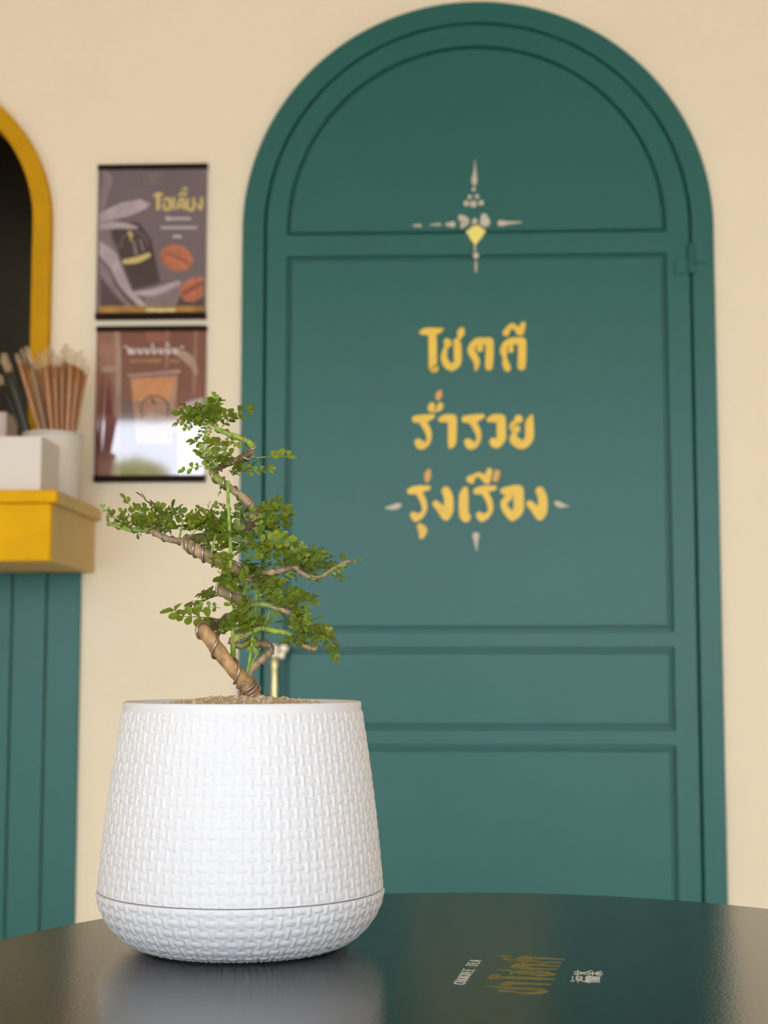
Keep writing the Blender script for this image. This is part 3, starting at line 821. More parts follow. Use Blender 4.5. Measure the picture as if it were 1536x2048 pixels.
tstroke('letter', [[(480, 98, 1.2), (560, 102, 5), (595, 106, 3), (530, 126, 4), (620, 138, 4), (575, 142, 3)]], gt)
GL = {'C': [[(.75, .85), (.5, 1), (.15, .8), (.15, .2), (.5, 0), (.75, .15)]], 'H': [[(.12, 0), (.12, 1)], [(.78, 0), (.78, 1)], [(.12, .5), (.78, .5)]],
      'O': [[(.45, 1), (.12, .75), (.12, .25), (.45, 0), (.8, .25), (.8, .75), (.45, 1)]], 'K': [[(.15, 0), (.15, 1)], [(.78, 1), (.18, .5)], [(.25, .5), (.8, 0)]],
      'D': [[(.15, 0), (.15, 1)], [(.15, 1), (.6, .92), (.8, .5), (.6, .08), (.15, 0)]], 'E': [[(.18, 0), (.18, 1)], [(.18, 1), (.75, 1)], [(.18, .5), (.65, .5)], [(.18, 0), (.75, 0)]],
      'T': [[(.45, 0), (.45, 1)], [(.08, 1), (.82, 1)]], 'A': [[(.08, 0), (.45, 1)], [(.45, 1), (.82, 0)], [(.2, .35), (.7, .35)]]}
for k, ch in enumerate('CHOKDEE TEA'):
    if ch == ' ': continue
    ox, oy = 172 + 14.2 * k, 358 - 20.3 * k
    sts = []
    for st in GL[ch]:
        sts.append([(ox + 13 * s - 96 * t_ + 0 * s, oy - 19 * s - 8 * t_, 1.1) for s, t_ in st])
    tstroke('letter', sts, wtb)
FU = [[(.2, 1), (.3, .88)], [(.04, .74), (.38, .76), (.22, .52), (.04, .34)], [(.22, .55), (.22, 0)], [(.27, .5), (.4, .38)], [(.5, .95), (.98, .95)],
      [(.56, .82), (.92, .82)], [(.92, .82), (.92, .62)], [(.56, .62), (.92, .62)], [(.56, .82), (.56, .62)], [(.5, .48), (.98, .48)], [(.98, .48), (.98, .02)], [(.5, .02), (.98, .02)], [(.5, .48), (.5, .02)], [(.74, .48), (.74, .02)], [(.5, .25), (.98, .25)]]
CHA = [[(.04, .88), (.96, .88)], [(.32, 1), (.32, .76)], [(.68, 1), (.68, .76)], [(.5, .78), (.3, .55), (.02, .42)], [(.5, .78), (.7, .55), (.98, .42)], [(.2, .36), (.8, .36)],
       [(.5, .5), (.5, .02)], [(.34, .24), (.16, .06)], [(.66, .24), (.86, .06)]]
for (ox, oy), gl in (((1395, 344), FU), ((1425, 286), CHA)):
    tstroke('letter', [[(ox - 260 * t_ + 6 * s, oy - 55 * s - 6 * t_, 1.5) for s, t_ in st] for st in gl], wtb)

# ------------------------------------------------------------------ planter
PXC, PYC = -0.1458, 1.11
ZB = TABLE_Z
def weave(a, r):
    """relief height 0..1 of the woven pattern; a counts columns, r counts rows"""
    best = 0.0
    j0 = math.floor(r)
    for j in (j0 - 1, j0, j0 + 1):
        dv = r - (j + 0.5)
        sh = 0.5 * (j % 2)
        # horizontal pill
        da = (a - sh) % 1.0
        if da > 0.5: da -= 1.0
        e = (abs(da) / 0.32) ** 2.2 + (abs(dv) / 0.31) ** 2.2
        if e < 1: best = max(best, 0.75 * (1 - e) ** 0.6)
        db = (a - sh - 0.5) % 1.0
        if db > 0.5: db -= 1.0
        e = (abs(db) / 0.09) ** 2 + (abs(dv) / 0.6) ** 4
        if e < 1: best = max(best, 1.0 * (1 - e) ** 0.5)
    return best
NCOL = 48
def woven_shell(name, prof, rows, per_row, per_col, amp, fade_top, fade_bot, r0):
    """prof(t) -> (radius, z), outward normal taken from the profile; t runs along the profile"""
    n = NCOL * per_col
    k = int(rows * per_row)
    bm = bmesh.new()
    rings = []
    for i in range(k + 1):
        t = i / k
        r, z = prof(t)
        ra, za = prof(max(t - 1e-3, 0)); rb, zb_ = prof(min(t + 1e-3, 1))
        tx, tz = rb - ra, zb_ - za
        l = math.hypot(tx, tz)
        nx, nz = (-tz / l, tx / l)
        if nx < 0 and tz > 0: nx, nz = -nx, -nz
        row = rows * t + r0
        f = min(1.0, (t * rows) / max(fade_top, 1e-6), ((1 - t) * rows) / max(fade_bot, 1e-6)) if fade_top or fade_bot else 1.0
        ring = []
        for c in range(n):
            h_ = weave(c / per_col, row) * amp * max(0.0, min(1.0, f))
            th = 2 * PI * c / n
            rr = r + nx * h_
            ring.append(bm.verts.new((PXC + rr * math.cos(th), PYC + rr * math.sin(th), z + nz * h_)))
        rings.append(ring)
    for a_, b_ in zip(rings, rings[1:]):
        for c in range(n):
            c2 = (c + 1) % n
            bm.faces.new((a_[c], b_[c], b_[c2], a_[c2]))
    return bm, rings
RIMZ, SEAMZ = ZB + 0.197 - 0.0256, ZB + 0.0412
def prof_up(t):
    z = RIMZ - 0.006 + (SEAMZ - RIMZ + 0.006) * t
    s = t
    r = 0.0845 + (0.0996 - 0.0845) * (1.36 * s - 0.36 * s * s)
    return r, z
pot = empty('planter', (PXC, PYC, ZB), label='white round planter with moulded basket weave relief holding the bonsai on the table', cat='planter')
def ppart(name, me, m, label=None):
    o = link(name, me, m, smooth=True, label=label)
    o.parent = pot
    o.matrix_parent_inverse = Matrix.Translation(-Vector(pot.location))
    return o
bm, rings = woven_shell('pot_body', prof_up, 18, 12, 14, 0.0009, 0.25, 0.0, 0)
n = len(rings[0])
def add_ring(r, z, prev, flip=False):
    ring = [bm.verts.new((PXC + r * math.cos(2 * PI * c / n), PYC + r * math.sin(2 * PI * c / n), z)) for c in range(n)]
    for c in range(n):
        c2 = (c + 1) % n
        bm.faces.new((prev[c], prev[c2], ring[c2], ring[c]))
    return ring
pr = rings[0]
for r, z in ((0.0845, RIMZ - 0.004), (0.0846, RIMZ - 0.0015), (0.0839, RIMZ - 0.0003), (0.083, RIMZ), (0.0812, RIMZ - 0.0006), (0.0809, RIMZ - 0.004), (0.083, RIMZ - 0.05)):
    pr = add_ring(r, z, pr)
pr = rings[-1]
for r, z in ((0.0992, SEAMZ - 0.0002), (0.096, SEAMZ - 0.0002), (0.0955, SEAMZ - 0.004)):
    pr = add_ring(r, z, pr)
ppart('pot_body', bm_mesh(bm, 'pot_body'), M['pot'])
def prof_lo(t):
    # from the seam round to the foot
    a = t * PI / 2 * 0.93
    ex = 1.0
    r = 0.060 + (0.1004 - 0.060) * math.cos(a) ** ex
    z = SEAMZ - 0.0012 - (SEAMZ - 0.0012 - ZB - 0.0012) * (math.sin(a) / math.sin(PI / 2 * 0.93)) ** 1.22
    return r, z
bm, rings = woven_shell('pot_base', prof_lo, 7, 14, 14, 0.0010, 0.0, 0.6, 0)
n = len(rings[0])
pr = rings[0]
for r, z in ((0.1004, SEAMZ - 0.0009), (0.0968, SEAMZ - 0.0009), (0.0962, SEAMZ - 0.005)):
    pr = add_ring(r, z, pr)
pr = rings[-1]
for r, z in ((0.062, ZB + 0.0004), (0.056, ZB), (0.01, ZB)):
    pr = add_ring(r, z, pr)
bm.faces.new(pr)
ppart('pot_base', bm_mesh(bm, 'pot_base'), M['pot'], 'white self-watering base below the seam')

# soil with grit
bm = bmesh.new()
SOILZ = RIMZ - 0.0075
rings = []
for i in range(15):
    r = 0.0805 * i / 14
    nseg = 72
    if i == 0:
        rings.append([bm.verts.new((PXC, PYC, SOILZ + 0.0105))]); continue
    rings.append([bm.verts.new((PXC + r * math.cos(2 * PI * k / nseg), PYC + r * math.sin(2 * PI * k / nseg),
                  SOILZ + 0.0105 * max(0, 1 - (i / 14) ** 2) - (0.002 if i == 14 else 0) + 0.0014 * noise.noise(Vector((r * math.cos(2 * PI * k / nseg) * 120, r * math.sin(2 * PI * k / nseg) * 120, 3))))) for k in range(nseg)])
for a_, b_ in zip(rings, rings[1:]):
    m_ = len(b_)
    for k in range(m_):
        k2 = (k + 1) % m_
        if len(a_) == 1: bm.faces.new((a_[0], b_[k], b_[k2]))
        else: bm.faces.new((a_[k], b_[k], b_[k2], a_[k2]))
# close below
bot = [bm.verts.new((v.co.x, v.co.y, SOILZ - 0.03)) for v in rings[-1]]
for k in range(72):
    k2 = (k + 1) % 72
    bm.faces.new((rings[-1][k], bot[k], bot[k2], rings[-1][k2]))
bm.faces.new(bot[::-1])
for k in range(420):
    rr = 0.078 * math.sqrt(random.random()); th = random.uniform(0, 2 * PI)
    zz = SOILZ + 0.0105 * max(0, 1 - (rr / 0.0805) ** 2)
    mt = Matrix.Translation((PXC + rr * math.cos(th), PYC + rr * math.sin(th), zz)) @ Matrix.Rotation(random.uniform(0, 6), 4, Vector((random.random(), random.random(), random.random() + .1)).normalized()) @ Matrix.Diagonal((1, random.uniform(.6, 1), random.uniform(.5, .9), 1))
    bmesh.ops.create_icosphere(bm, subdivisions=1, radius=random.uniform(0.0008, 0.0022), matrix=mt)
link('potting_grit', bm_mesh(bm, 'potting_grit'), M['soil'], kind='stuff', label='pale gritty potting soil filling the white planter', cat='soil')

# ------------------------------------------------------------------ bonsai
def bark_mat():
    m = bpy.data.materials.new('bark')
    m.use_nodes = True
    nt = m.node_tree
    b = nt.nodes['Principled BSDF']
    b.inputs['Roughness'].default_value = 0.62
    at = nt.nodes.new('ShaderNodeAttribute'); at.attribute_name = 'tint'
    tc = nt.nodes.new('ShaderNodeTexCoord')
    nz = nt.nodes.new('ShaderNodeTexNoise'); nz.inputs['Scale'].default_value = 190; nz.inputs['Detail'].default_value = 6
    nt.links.new(tc.outputs['Object'], nz.inputs['Vector'])
    rm = nt.nodes.new('ShaderNodeMapRange')
    rm.inputs['From Min'].default_value = 0.3; rm.inputs['From Max'].default_value = 0.75
    rm.inputs['To Min'].default_value = 0.5; rm.inputs['To Max'].default_value = 1.2
    nt.links.new(nz.outputs['Fac'], rm.inputs['Value'])
    mx = nt.nodes.new('ShaderNodeMix'); mx.data_type = 'RGBA'; mx.blend_type = 'MULTIPLY'; mx.inputs[0].default_value = 1
    nt.links.new(at.outputs['Color'], mx.inputs[6])
    nt.links.new(rm.outputs['Result'], mx.inputs[7])
    nt.links.new(mx.outputs[2], b.inputs['Base Color'])
    bp = nt.nodes.new('ShaderNodeBump'); bp.inputs['Strength'].default_value = 0.5; bp.inputs['Distance'].default_value = 0.0008
    nt.links.new(nz.outputs['Fac'], bp.inputs['Height'])
    nt.links.new(bp.outputs['Normal'], b.inputs['Normal'])
    return m
M['bark'] = bark_mat()
BROWN, TAN, OLIVE, GREEN, DARK = lin((186, 148, 100)), lin((190, 160, 122)), lin((158, 156, 88)), lin((146, 176, 66)), lin((140, 116, 92))
tree = empty('bonsai_tree', (at_y(508, 1397, PYC).x, PYC, SOILZ), label='small wired bonsai tree with bright green pinnate leaves growing in the white planter', cat='bonsai')
def tree_part(name, me, m, parent=tree, smooth=False, label=None):
    o = link(name, me, m, smooth=smooth, label=label)
    o.parent = parent
    o.matrix_parent_inverse = Matrix.Translation(-Vector(tree.location))
    return o
def path3(pts, per=7):
    sp = smooth_path(pts, per)
    P, R = [], []
    for u, v, dy, rpx in sp:
        P.append(at_y(u, v, PYC + dy))
        R.append(max(rpx, 0.8) * 0.94 * (PYC + dy) / FPX)
    return P, R
def limb(name, pts, cols, sides=14, rough=0.14, per=7, label=None):
    """cols: list of (fraction along, colour)"""
    P, R = path3(pts, per)
    n_ = len(P)
    C_ = []
    for i in range(n_):
        t = i / (n_ - 1)
        for (t0, c0), (t1, c1) in zip(cols, cols[1:]):
            if t0 <= t <= t1:
                f = (t - t0) / max(t1 - t0, 1e-6)
                C_.append(tuple(a + (b - a) * f for a, b in zip(c0, c1)))
                break
        else:
            C_.append(cols[-1][1])
    bm = bmesh.new()
    bm.verts.layers.float_color.new('tint')
    tube_bm(bm, P, R, sides, rough=rough, cols=C_, seed=pts[0][0])
    o = tree_part(name, bm_mesh(bm, name), M['bark'], smooth=True, label=label)
    return o, P, R
trunk_pts = [(511, 1412, .002, 23), (506, 1396, .002, 20), (498, 1377, 0, 18), (484, 1357, -.003, 16.5), (459, 1330, -.008, 15.5), (432, 1294, -.012, 15.5), (413, 1268, -.013, 15.2),
  (404, 1258, -.009, 14), (414, 1252, .004, 13), (440, 1248, .014, 12.5), (468, 1236, .02, 12), (488, 1217, .022, 12), (480, 1201, .016, 11.5), (456, 1189, .011, 11), (445, 1178, .014, 11),
  (462, 1161, .022, 11), (478, 1147, .016, 11.5), (458, 1133, .004, 12), (428, 1119, -.006, 12.5), (400, 1104, -.01, 12.5), (383, 1092, -.008, 12), (376, 1083, 0, 10.5),
  (392, 1077, .009, 10), (430, 1073, .016, 9.5), (470, 1064, .018, 9), (498, 1052, .012, 9.5), (507, 1036, .004, 9.5), (503, 1014, 0, 9), (489, 997, -.002, 8.5), (468, 982, -.004, 7.5),
  (448, 966, -.005, 7.8), (433, 956, -.003, 8), (426, 945, .002, 8), (436, 936, .008, 7), (462, 925, .012, 7), (487, 915, .009, 7.5), (502, 904, .003, 7.5), (503, 891, 0, 7),
  (490, 881, -.003, 6.2), (465, 871, -.004, 5.8), (440, 860, -.004, 5), (420, 847, -.002, 3)]
trunk, TP, TRr = limb('trunk', trunk_pts, [(0, BROWN), (.15, BROWN), (.2, DARK), (.42, TAN), (.5, TAN), (.58, DARK), (.64, DARK), (.69, TAN), (.72, OLIVE), (.77, GREEN), (.8, DARK), (.88, DARK), (.91, GREEN), (1, GREEN)], sides=18, rough=0.16)
bl, BLP, BLR = limb('branch', [(379, 1084, -.002, 7.5), (358, 1082, -.004, 7), (333, 1077, -.005, 6.5), (315, 1068, -.005, 6.5), (304, 1061, -.003, 6), (285, 1060, 0, 5.5), (260, 1059, 0, 5), (235, 1052, 0, 4.5), (219, 1047, 0, 3.5), (214, 1039, .002, 2.5), (220, 1030, .003, 1.6)],
                   [(0, DARK), (.38, TAN), (.48, GREEN), (.8, GREEN), (1, DARK)], rough=0.2)
br, BRP, BRR = limb('branch', [(478, 1160, .014, 6), (505, 1154, .006, 7), (530, 1147, -.002, 7), (563, 1141, -.006, 6.5), (588, 1134, -.006, 6), (603, 1146, -.004, 5.5), (620, 1154, -.002, 5.5), (640, 1154, 0, 5), (660, 1142, 0, 5), (687, 1126, 0, 4), (702, 1122, .001, 2)],
                   [(0, TAN), (.4, TAN), (.7, OLIVE), (.9, TAN), (1, DARK)], rough=0.22)
br2, BR2P, BR2R = limb('branch', [(480, 1220, .014, 6.5), (497, 1212, 0, 6.5), (515, 1208, -.005, 6.5), (544, 1213, -.006, 6), (575, 1224, -.004, 6), (594, 1236, 0, 5.5), (608, 1252, .004, 4)],
                   [(0, TAN), (.2, OLIVE), (.4, GREEN), (.6, TAN), (1, DARK)], rough=0.2)
br3, BR3P, BR3R = limb('branch', [(495, 1350, -.002, 8), (510, 1332, 0, 8), (524, 1318, .002, 8.5), (538, 1305, .004, 8), (541, 1294, .004, 7.5), (525, 1288, .002, 7.5), (500, 1287, 0, 7.5), (478, 1291, -.002, 7.5), (466, 1285, -.005, 8), (470, 1276, -.008, 8.5), (492, 1268, -.01, 7.5), (520, 1257, -.008, 6.5), (545, 1261, -.008, 6.5), (577, 1268, -.006, 6.5), (590, 1280, -.002, 6), (605, 1290, .001, 5.5), (628, 1298, .004, 5), (634, 1290, .006, 3)],
                   [(0, TAN), (.3, DARK), (.45, OLIVE), (.58, OLIVE), (.66, GREEN), (.8, GREEN), (.9, TAN), (1, OLIVE)], rough=0.2)
for pts in ([(461, 1136, -.014, 4.2), (461, 1095, -.017, 4.2), (458, 1040, -.017, 4), (456, 990, -.014, 3.6), (457, 962, -.01, 3)],
            [(467, 1322, .002, 5.5), (466, 1290, -.006, 5.5), (467, 1250, -.012, 4), (468, 1206, -.013, 3.5)],
            [(494, 1346, -.006, 2.8), (500, 1315, -.006, 2.8), (504, 1283, -.008, 2.8), (509, 1240, -.006, 3), (513, 1186, -.002, 2.5)],
            [(497, 1342, -.003, 3), (506, 1322, -.002, 3), (520, 1296, 0, 2.4)],
            [(421, 1124, -.016, 3.2), (424, 1100, -.018, 2.8), (432, 1068, -.018, 2)],
            [(590, 1132, -.006, 1.8), (575, 1116, -.01, 1.6), (556, 1108, -.012, 1.4)],
            [(505, 1056, -.002, 2), (535, 1064, -.004, 1.6), (560, 1068, -.004, 1.6), (576, 1062, -.002, 1.4)],
            [(502, 913, 0, 1.6), (516, 915, .002, 1.2), (532, 914, .004, 1.2)],
            [(525, 1258, -.01, 2), (533, 1240, -.012, 1.6), (540, 1222, -.012, 1.4)],
            [(486, 1190, -.008, 2.2), (495, 1172, -.01, 2)], [(358, 1078, -.004, 2.5), (362, 1062, -.006, 2), (366, 1040, -.008, 1.8)],
            [(292, 1056, 0, 2.6), (288, 1046, -.002, 2)], [(372, 1080, -.004, 1.6), (386, 1066, -.006, 1.4), (400, 1054, -.006, 1.2)]):
    limb('shoot', pts, [(0, GREEN), (1, GREEN)], sides=8, rough=0.05, per=6, label='thin bright green shoot')

# training wire
def wire(P, R, i0, i1, turns, wr=0.00095, phase=0.0, gap=0.9):
    fr_ = frames(P)
    n_ = int(turns * 22) + 4
    W = []
    for k in range(n_):
        t = i0 + (i1 - i0) * k / (n_ - 1)
        i = min(int(t), len(P) - 2); f = t - i
        p = P[i].lerp(P[i + 1], f); r = R[i] * (1 - f) + R[i + 1] * f
        tt, nn, bb = fr_[i]
        a = phase + 2 * PI * turns * k / (n_ - 1)
        W.append(p + (nn * math.cos(a) + bb * math.sin(a)) * (r * 1.03 + wr * gap))
    bm = bmesh.new()
    tube_bm(bm, W, [wr] * len(W), 7)
    return tree_part('training_wire', bm_mesh(bm, 'training_wire'), M['wire'], smooth=True, label='thin metal training wire')
n_t = len(TP)
wire(TP, TRr, 8, 20, 2.6, phase=0.5)
wire(TP, TRr, 9, 48, 3.4, phase=2.0)
wire(TP, TRr, 42, 120, 8, phase=1.0)
wire(TP, TRr, 118, 150, 3.6, phase=0.2)
wire(TP, TRr, 124, 152, 3.2, phase=1.0)
wire(TP, TRr, 165, 232, 7.5, wr=0.0008, phase=0.4)
wire(TP, TRr, 228, 284, 6.5, wr=0.0007, phase=0.9)
wire(BLP, BLR, 0, len(BLP) - 4, 8, wr=0.0005, phase=0.4)
wire(BRP, BRR, 2, len(BRP) - 4, 9, wr=0.0005)
wire(BR2P, BR2R, 2, len(BR2P) - 3, 5, wr=0.0005)
wire(BR3P, BR3R, 3, len(BR3P) - 5, 11, wr=0.00055)

# leaves: pinnate, seven to nine round leaflets on a rachis, one object per compound leaf
def leaf_mat(name, rgb, rgb2):
    m = bpy.data.materials.new(name)
    m.use_nodes = True
    nt = m.node_tree
    b = nt.nodes['Principled BSDF']
    b.inputs['Roughness'].default_value = 0.34
    b.inputs['Specular IOR Level'].default_value = 0.5
    tc = nt.nodes.new('ShaderNodeTexCoord')
    oi = nt.nodes.new('ShaderNodeObjectInfo')
    nz = nt.nodes.new('ShaderNodeTexNoise'); nz.inputs['Scale'].default_value = 3.0
    nt.links.new(tc.outputs['Object'], nz.inputs['Vector'])
    ad = nt.nodes.new('ShaderNodeMath'); ad.operation = 'MULTIPLY_ADD'
    ad.inputs[1].default_value = 0.75; 
    nt.links.new(oi.outputs['Random'], ad.inputs[0])
    sb = nt.nodes.new('ShaderNodeMath'); sb.operation = 'MULTIPLY'; sb.inputs[1].default_value = 0.4
    nt.links.new(nz.outputs['Fac'], sb.inputs[0])
    nt.links.new(sb.outputs[0], ad.inputs[2])
    mx = nt.nodes.new('ShaderNodeMix'); mx.data_type = 'RGBA'
    mx.inputs[6].default_value = (*lin(rgb), 1); mx.inputs[7].default_value = (*lin(rgb2), 1)
    nt.links.new(ad.outputs[0], mx.inputs[0])
    nt.links.new(mx.outputs[2], b.inputs['Base Color'])
    tl = nt.nodes.new('ShaderNodeBsdfTranslucent')
    nt.links.new(mx.outputs[2], tl.inputs['Color'])
    ms = nt.nodes.new('ShaderNodeMixShader'); ms.inputs[0].default_value = 0.28
    nt.links.new(b.outputs[0], ms.inputs[1]); nt.links.new(tl.outputs[0], ms.inputs[2])
    nt.links.new(ms.outputs[0], nt.nodes['Material Output'].inputs['Surface'])
    return m
M['leaf'] = leaf_mat('leaf_green', (74, 98, 22), (144, 162, 52))
def leaflet(bm, base, d, nrm, L, W):
    side = nrm.cross(d).normalized()
    prof = [(0.0, 0.06), (0.22, 0.55), (0.5, 0.94), (0.74, 1.0), (0.92, 0.66), (1.0, 0.2)]
    rows = []
    for t, w in prof:
        c = base + d * (L * t) + nrm * (-0.10 * L * t * t)
        e = side * (W * 0.5 * w)
        lift = nrm * (W * 0.14 * w)
        rows.append((bm.verts.new(c - e + lift), bm.verts.new(c), bm.verts.new(c + e + lift)))
    for a_, b_ in zip(rows, rows[1:]):
        bm.faces.new((a_[0], a_[1], b_[1], b_[0]))
        bm.faces.new((a_[1], a_[2], b_[2], b_[1]))
def compound_leaf(seed, pairs, stalk=0.22, Lf=0.34):
    rnd = random.Random(seed)
    bm = bmesh.new()
    bend = rnd.uniform(-0.25, 0.1)
    side_b = rnd.uniform(-0.15, 0.15)
    def pos(t):
        return Vector((t, side_b * t * t, bend * t * t))
    P = [pos(k / 8) for k in range(9)]
    tube_bm(bm, P, [0.022 - 0.012 * k / 8 for k in range(9)], 4)
    N = Vector((0, 0, 1))
    for k in range(pairs):
        t = stalk + (0.93 - stalk) * k / max(pairs - 1, 1) if pairs > 1 else 0.7
        sz = Lf * (0.75 + 0.3 * math.sin(PI * (k + 0.8) / (pairs + 0.6))) * rnd.uniform(0.85, 1.12)
        for s in (-1, 1):
            ang = s * math.radians(rnd.uniform(50, 72))
            d = Vector((math.cos(ang), math.sin(ang), rnd.uniform(-0.1, 0.45))).normalized()
            nn = (N + Vector((rnd.uniform(-.3, .3), rnd.uniform(-.3, .3), 0)))
            nn = (nn - d * nn.dot(d)).normalized()
            leaflet(bm, pos(t + rnd.uniform(-.02, .02)), d, nn, sz, sz * rnd.uniform(0.6, 0.72))
    d = (pos(1.0) - pos(0.9)).normalized()
    nn = (N - d * N.dot(d)).normalized()
    leaflet(bm, pos(0.98), d, nn, Lf * 1.1, Lf * 0.75)
    return bm_mesh(bm, 'leaf')
variants = []
for s in range(8):
    me = compound_leaf(s, 3 + (s % 2))
    me.materials.append(M['leaf'])
    me.polygons.foreach_set('use_smooth', [True] * len(me.polygons))
    variants.append(me)
rng = random.Random(21)
PXM = PYC / FPX
n_leaf = 0
def add_leaf(base, tip_vec, nrm, parent, var=None):
    global n_leaf
    L = tip_vec.length
    x = tip_vec.normalized()
    z = (nrm - x * nrm.dot(x))
    if z.length < 1e-4: z = x.orthogonal()
    z.normalize()
    y = z.cross(x)
    me = variants[var if var is not None else rng.randrange(len(variants))]
    o = bpy.data.objects.new('leaf', me)
    COL.objects.link(o)
    o.parent = parent
    mw = Matrix(((x.x, y.x, z.x, base.x), (x.y, y.y, z.y, base.y), (x.z, y.z, z.z, base.z), (0, 0, 0, 1))) @ Matrix.Scale(L, 4)
    o.matrix_basis = mw
    n_leaf += 1
def rand_nrm(cam_bias=0.5):
    return Vector((rng.gauss(0, 0.45), rng.gauss(-cam_bias, 0.45), rng.gauss(0.75, 0.35)))
# hand-placed leaves: base u, v, tip u, v, depth base, depth tip, parent, variant, normal faces viewer
hand = [
 (534, 914, 578, 906, .004, .012, trunk), (470, 918, 432, 886, .012, .02, trunk), (440, 890, 396, 882, .02, .03, trunk), (478, 892, 452, 880, .0, .004, trunk), (452, 868, 470, 890, -.006, -.01, trunk),
 (432, 1238, 366, 1228, .004, -.004, trunk), (440, 1216, 404, 1212, .01, .006, trunk), (445, 1188, 378, 1202, .014, .03, trunk), (450, 1176, 410, 1186, .014, .024, trunk), (410, 1222, 355, 1222, .02, .04, trunk),
 (452, 1238, 424, 1246, .0, -.006, trunk),
 (289, 1048, 256, 1004, -.002, -.006, bl), (332, 1040, 294, 1000, 0, .006, bl), (338, 1042, 322, 1012, .0, .01, bl), (366, 1042, 352, 1022, -.008, -.01, bl), (368, 1042, 390, 1022, -.008, -.01, bl), (222, 1032, 214, 1020, .003, .003, bl), (240, 1050, 246, 1032, 0, -.004, bl),
 (420, 1046, 412, 1016, -.008, -.012, trunk), (424, 1046, 434, 1016, -.008, -.012, trunk),
 (576, 1060, 572, 1022, -.002, 0, trunk), (575, 1062, 580, 1034, -.002, .006, trunk),
 (510, 1090, 566, 1076, -.012, -.016, trunk), (500, 1116, 552, 1086, -.014, -.018, trunk), (520, 1112, 566, 1100, -.012, -.014, trunk),
 (600, 1136, 582, 1102, -.008, -.01, br), (604, 1130, 610, 1096, -.008, -.01, br), (612, 1130, 632, 1106, -.006, -.006, br), (640, 1128, 660, 1112, 0, 0, br), (690, 1124, 716, 1124, 0, .004, br), (690, 1122, 684, 1112, 0, .004, br), (588, 1140, 576, 1158, -.006, -.01, br),
 (634, 1264, 662, 1296, .002, .006, br3), (640, 1280, 672, 1310, .004, .006, br3), (655, 1292, 668, 1312, .004, .006, br3), (600, 1200, 632, 1196, .02, .04, br2), (620, 1254, 672, 1270, .03, .05, br3),
 (612, 1254, 616, 1228, -.008, -.01, br2), (604, 1232, 592, 1226, -.004, -.01, br2), (480, 812, 500, 814, .01, .02, trunk), (470, 835, 486, 838, .004, .01, trunk), (410, 850, 400, 868, -.004, -.006, trunk), (422, 852, 414, 866, -.004, -.006, trunk), (405, 932, 372, 938, .0, .004, trunk),
 (520, 945, 534, 930, .0, .006, trunk), (500, 944, 538, 942, .0, .006, trunk),
]
for (u0, v0, u1, v1, d0, d1, par) in hand:
    b = at_y(u0, v0, PYC + d0); t_ = at_y(u1, v1, PYC + d1)
    L = t_ - b
    ln = max(L.length * 1.05, 24 * PXM)
    add_leaf(b, L.normalized() * ln, rand_nrm(0.8), par)
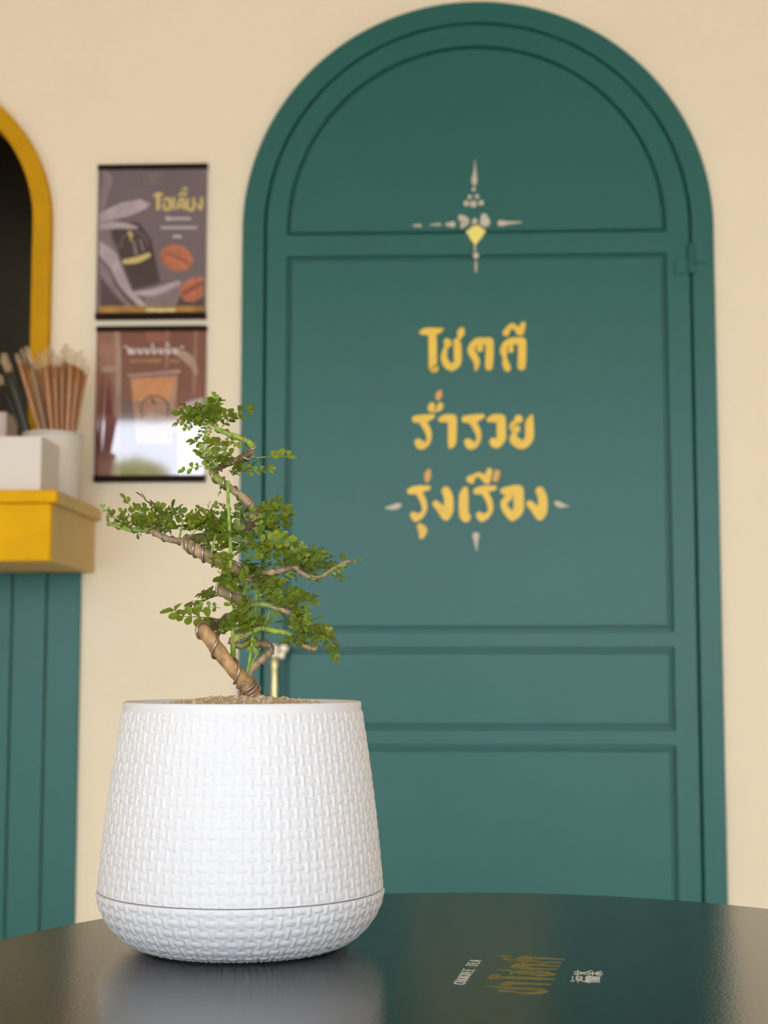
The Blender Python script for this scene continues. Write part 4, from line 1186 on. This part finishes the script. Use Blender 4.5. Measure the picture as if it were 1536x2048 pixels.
# clusters: centre u, v, half extents, count, mean direction (u, v up positive), length px, depth centre, depth half, parent
clusters = [
 (428, 836, 34, 10, 15, (-0.5, 0.6), 34, -.002, .012, trunk), (412, 826, 22, 8, 9, (-0.6, 0.5), 34, -.004, .012, trunk), (445, 830, 24, 10, 9, (0.5, 0.5), 32, -.002, .012, trunk), (425, 822, 16, 6, 6, (0.1, 0.5), 26, -.002, .008, trunk), (388, 838, 14, 4, 3, (-.8, .1), 28, 0, .01, trunk),
 (446, 926, 28, 9, 12, (-0.2, 0.6), 30, -.002, .012, trunk), (425, 922, 16, 8, 6, (-0.5, 0.4), 30, -.002, .01, trunk), (478, 944, 28, 9, 10, (0.4, 0.3), 30, .002, .014, trunk), (436, 968, 12, 6, 3, (-.6, -.2), 18, .0, .008, trunk), (482, 926, 24, 6, 6, (.4, .3), 26, .002, .012, trunk),
 (268, 1046, 28, 6, 11, (0.0, 0.7), 26, 0, .012, bl), (310, 1044, 34, 9, 14, (-0.1, 0.7), 30, 0, .014, bl), (355, 1050, 32, 9, 14, (0.1, 0.7), 32, 0, .014, bl), (400, 1052, 32, 12, 14, (0.2, 0.6), 32, -.002, .016, trunk), (238, 1042, 10, 6, 3, (.1, .6), 16, 0, .006, bl),
 (440, 1062, 26, 18, 14, (0.1, 0.5), 34, -.002, .02, trunk), (432, 1098, 20, 12, 7, (0.3, 0.3), 32, -.012, .012, trunk), (480, 1040, 22, 20, 10, (-0.1, 0.4), 32, .004, .02, trunk), (490, 1082, 30, 20, 14, (0.3, 0.3), 34, 0, .022, trunk),
 (530, 1018, 22, 16, 10, (0.6, 0.2), 32, .004, .016, trunk), (545, 1044, 20, 10, 8, (0.8, 0.0), 32, .004, .014, trunk), (512, 1030, 14, 20, 6, (0.5, 0.3), 30, .008, .012, trunk), (520, 1104, 30, 12, 9, (0.5, 0.5), 34, -.004, .018, trunk), (480, 1122, 24, 10, 7, (0.1, 0.5), 32, -.004, .016, trunk),
 (495, 1150, 40, 16, 18, (0.1, 0.3), 34, 0, .02, trunk), (480, 1172, 30, 12, 10, (-0.1, 0.3), 34, -.004, .018, trunk), (525, 1172, 24, 14, 9, (0.6, 0.1), 32, -.002, .016, trunk),
 (606, 1118, 24, 11, 24, (0.0, 0.6), 28, -.004, .012, br), (630, 1136, 24, 9, 16, (0.3, 0.4), 26, 0, .012, br), (598, 1148, 18, 6, 5, (0.2, -0.3), 24, -.004, .01, br), (662, 1136, 18, 8, 9, (0.5, 0.2), 20, 0, .008, br), (655, 1152, 18, 4, 4, (0.3, -0.2), 18, 0, .008, br),
 (565, 1202, 26, 12, 12, (0.3, 0.5), 30, -.004, .014, br2), (582, 1216, 20, 12, 9, (0.5, 0.3), 28, -.004, .014, br2), (545, 1190, 18, 8, 5, (0.1, 0.6), 28, -.002, .012, br2), (598, 1236, 14, 12, 6, (.4, .2), 26, -.002, .012, br2),
 (500, 1256, 34, 10, 12, (0.1, 0.5), 32, -.008, .014, br3), (540, 1246, 24, 8, 7, (0.3, 0.4), 28, -.004, .014, br3), (475, 1262, 20, 8, 6, (-0.2, 0.4), 30, -.008, .012, br3), (440, 1264, 14, 8, 3, (-.3, .2), 26, .002, .01, trunk), (528, 1278, 14, 8, 4, (.3, .3), 26, .004, .01, br3),
 (600, 1264, 26, 12, 13, (0.4, 0.4), 30, -.002, .014, br3), (622, 1280, 20, 10, 9, (0.5, 0.2), 28, .002, .012, br3), (630, 1262, 16, 10, 5, (.6, .2), 28, .002, .012, br3), (510, 1218, 26, 12, 7, (.2, .3), 28, .002, .014, br2),
]
LIMIT = 299
total = sum(c[4] for c in clusters) + len(hand)
keep = min(1.0, (LIMIT - len(hand)) / max(1, total - len(hand)))
for (u, v, ru, rv, cnt, dr, lp, dc, dh, par) in clusters:
    cnt = max(2, int(round(cnt * keep - 0.2)))
    for k in range(cnt):
        if n_leaf >= LIMIT: break
        bu = u + rng.uniform(-ru, ru); bv = v + rng.uniform(-rv, rv)
        dp = dc + rng.uniform(-dh, dh)
        b = at_y(bu, bv, PYC + dp)
        # fan outwards from the middle of the cluster
        dx = dr[0] + 0.7 * (bu - u) / ru + rng.gauss(0, 0.35)
        dz = dr[1] * 0.8 + rng.gauss(0, 0.30)
        dy = 0.6 * (dp - dc) / dh + rng.gauss(0, 0.45)
        d = Vector((dx, dy, dz))
        if d.length < 0.1: d = Vector((0, -.3, 1))
        L = lp * PXM * rng.uniform(0.85, 1.25) * 1.38
        b = b - d.normalized() * L * 0.35
        add_leaf(b, d.normalized() * L, rand_nrm(0.55), par)

# ------------------------------------------------------------------ trees outside the shop front
M['crown'] = mat('tree_crown', (96, 120, 48), 0.7, rgb2=(164, 172, 88), scale=3, bump=1.0, bscale=8)
M['tree_bark'] = mat('tree_bark', (110, 92, 70), 0.8, var=0.2)
def street_tree(x, y, h, r, label):
    t = empty('garden_tree', (x, y, -0.04), label=label, cat='tree')
    bm = bmesh.new()
    tube_bm(bm, [Vector((0, 0, 0)), Vector((0.05, 0.02, h * 0.4)), Vector((0, 0, h * 0.75))], [0.12, 0.09, 0.05], 10)
    link('trunk', bm_mesh(bm, 'trunk'), M['tree_bark'], t)
    bm = bmesh.new()
    rn = random.Random(int(x * 10 + 100))
    for k in range(26):
        c = Vector((rn.gauss(0, r * 0.5), rn.gauss(0, r * 0.4), h * 0.75 + rn.gauss(0, r * 0.4)))
        bmesh.ops.create_icosphere(bm, subdivisions=2, radius=r * rn.uniform(0.18, 0.4), matrix=Matrix.Translation(c))
    for v in bm.verts:
        v.co += Vector((noise.noise(v.co * 5), noise.noise(v.co * 5 + Vector((7, 0, 0))), noise.noise(v.co * 5 + Vector((0, 9, 0))))) * 0.12
    link('crown', bm_mesh(bm, 'crown'), M['crown'], t)
street_tree(-3.15, -9.0, 3.75, 0.38, 'leafy green tree outside the shop front beside the paving edge')
